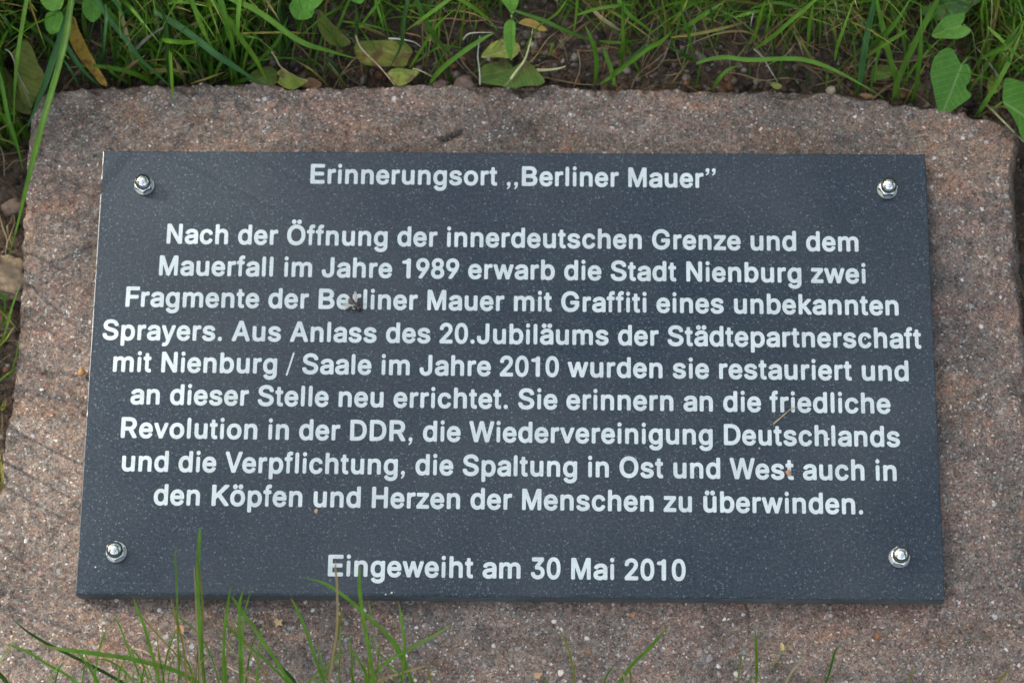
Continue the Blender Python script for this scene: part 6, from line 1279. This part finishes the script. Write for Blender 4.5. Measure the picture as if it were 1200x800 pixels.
# the fly
def build_fly():
    fb = mat_flat('fly_body', (0.050, 0.042, 0.030), 0.4, 0.5, 900)
    root = empty('fly', P(416, 358, 0.0)); root.rotation_euler = (0, 0, R(-42)); root.scale = (1.12, 1.12, 1.12)
    tag(root, 'small dark fly with pale wings sitting on the word Berliner', 'fly')
    # one continuous body: abdomen, thorax, head, along +X = head
    prof = [(-0.0045, .0002), (-0.0042, .0008), (-0.0034, .0013), (-0.0024, .0016), (-0.0014, .0014), (-0.0009, .0011), (-0.0004, .0014), (0.0004, .00175), (0.0013, .0017), (0.0020, .0012), (0.0023, .0006), (0.0026, .0010), (0.0031, .0013), (0.0036, .0011), (0.0040, .0002)]
    c = np.array([[x, 0, 0.0021 + 0.0002 * math.sin(x * 500)] for x, _ in prof]); seg = 18
    V = []
    for (x, r), p in zip(prof, c):
        for k in range(seg):
            a = 2 * math.pi * k / seg
            V.append(p + np.array([0, r * math.cos(a), r * 0.92 * math.sin(a)]))
    m = len(prof); Fc = []
    for j in range(m - 1):
        for k in range(seg):
            k2 = (k + 1) % seg; Fc.append([j * seg + k, (j + 1) * seg + k, (j + 1) * seg + k2, j * seg + k2])
    link('body', mesh_np('body', np.array(V), Fc), fb, root)
    wm = NT('fly_wing', 0.15); wm.b.inputs['Base Color'].default_value = (0.42, 0.39, 0.32, 1); wm.b.inputs['Alpha'].default_value = 0.5; wm = wm.m
    for s in (-1, 1):
        n = 24; t = np.linspace(0, 2 * np.pi, n, endpoint=False)
        L, Wd = 0.0064, 0.0023
        x = -0.5 * L * (1 - np.cos(t)); y = 0.5 * Wd * np.sin(t) * (0.55 + 0.45 * (1 - np.cos(t)) / 2)
        a = R(38) * s * -1
        X = 0.0006 + x * math.cos(a) - y * math.sin(a); Y = s * 0.0011 + x * math.sin(a) + y * math.cos(a)
        Z = 0.0038 + 0.0006 * (x / -L) + 0 * x
        top = np.stack([X, Y, Z], 1); bm = bmesh.new()
        vs_ = [bm.verts.new(v) for v in top]; ws_ = [bm.verts.new(v - np.array([0, 0, 0.00004])) for v in top]
        bm.faces.new(vs_); bm.faces.new(ws_[::-1])
        for k in range(n): bm.faces.new([vs_[k], ws_[k], ws_[(k + 1) % n], vs_[(k + 1) % n]])
        me = bpy.data.meshes.new('wing'); bm.to_mesh(me); bm.free(); link('wing', me, wm, root, smooth=False)
        V2, F2 = ico(2)
        e = link('eye', mesh_np('eye', V2 * np.array([.0006, .0005, .0007]) + np.array([0.0033, s * 0.00095, 0.0024]), F2), mat_flat('fly_eye', (0.14, 0.03, 0.02), 0.25, 0.1), root)
        for dx, dd in ((0.0013, 0.0022), (0.0006, 0.0002), (-0.0002, -0.0024)):
            p0 = np.array([dx, s * .0012, .0016]); p1 = np.array([dx + dd * .55, s * .0028, .0027]); p2 = np.array([dx + dd, s * .0040, .0002]); p3 = np.array([dx + dd * 1.25, s * .0047, .0001])
            loc = np.array(root.location)
            tube('leg', [p0 + loc, p1 + loc, p2 + loc, p3 + loc], .00019, fb, root, seg=5)
build_fly()

# ------------------------------------------------------------------ unseen trees round the slab, shaped for shade and reflections
def build_shade_trees():
    rng = np.random.default_rng(21)
    """leaf sized faces for unseen trees and bushes round the slab; the sky stays open overhead,
    one crown is added towards the sun, thinned so that the left side of the slab is lit"""
    V = []; C = []
    def quads(c, size, n):
        nrm = rng.normal(size=(n, 3)); nrm /= np.linalg.norm(nrm, axis=1)[:, None]
        a = np.cross(nrm, rng.normal(size=(n, 3))); a /= np.linalg.norm(a, axis=1)[:, None]; b = np.cross(nrm, a)
        s = size * rng.uniform(0.6, 1.3, n)[:, None]
        V.append(np.stack([c - a * s, c - b * s * .6, c + a * s, c + b * s * .6], 1).reshape(-1, 3))
        col = np.array([0.026, 0.058, 0.012]) * rng.uniform(0.6, 1.7, n)[:, None] * np.array([1, 1, 1])
        C.append(np.repeat(np.concatenate([col, np.ones((n, 1))], 1), 4, 0))
    n = 26000
    th = rng.uniform(0, 2 * np.pi, n); lump = fbm(np.stack([np.cos(th) * 2, np.sin(th) * 2, 0 * th], 1), 3)
    r = 4.6 + 0.9 * lump + rng.uniform(0, 1.6, n)
    top = (6.6 + 2.0 * lump) * (1 - 0.85 * np.clip(-np.sin(th) * 2.2 - 0.4, 0, 1))
    z = rng.uniform(0, 1, n) ** 0.8 * np.clip(top, 0.6, 9.5)
    c = np.stack([r * np.cos(th), r * np.sin(th), z], 1)
    S = np.array(TO_SUN)
    g0 = c - S * (c[:, 2] / S[2])[:, None]
    c = c[np.hypot(g0[:, 0], g0[:, 1]) > 0.75]                   # ring leaves in the way of the sun are left out
    quads(c, 0.13, len(c))
    # added crown towards the sun, blocking it except where thinned
    n = 32000
    S = np.array(TO_SUN); e1 = np.cross(S, [0, 0, 1]); e1 /= np.linalg.norm(e1); e2 = np.cross(S, e1)
    uv = rng.uniform(-1, 1, (n, 2)) * np.array([1.1, 0.95]); d = rng.uniform(6.0, 8.0, n)
    c = S * d[:, None] + e1 * uv[:, :1] + e2 * uv[:, 1:]
    g0 = c - S * (c[:, 2] / S[2])[:, None]                       # where the leaf's shadow falls
    gx, gy = g0[:, 0], g0[:, 1]
    sg = lambda v: 1 / (1 + np.exp(-np.clip(v, -30, 30)))
    thin = 0.60 * sg((-0.205 - gx) / 0.018) * sg((0.13 - gy) / 0.02) * sg((gy + 0.33) / 0.03)
    thin = np.maximum(thin, 0.16 * sg((gy - 0.15) / 0.015))
    thin = np.maximum(thin, 0.62 * sg((gy - 0.20) / 0.02) * sg((gx + 0.16) / 0.05))
    keep = rng.random(n) < np.minimum(1, -np.log(np.maximum(thin, 1e-4)) / 9.0)  # leaf density follows the sunlight wanted on the ground below
    c = c[keep]
    quads(c, 0.05, len(c))
    V_ = np.concatenate(V); Fc = np.arange(len(V_)).reshape(-1, 4)
    me = mesh_np('unseen_shade_trees', V_, Fc)
    ca = me.color_attributes.new('tint', 'FLOAT_COLOR', 'POINT'); ca.data.foreach_set('color', np.concatenate(C).astype(np.float32).ravel())
    o = link('unseen_shade_trees', me, M_TREE, smooth=False)
    tag(o, 'unseen green tree foliage added to shade the slab and mirror in the nuts', 'trees', kind='stuff')
build_shade_trees()
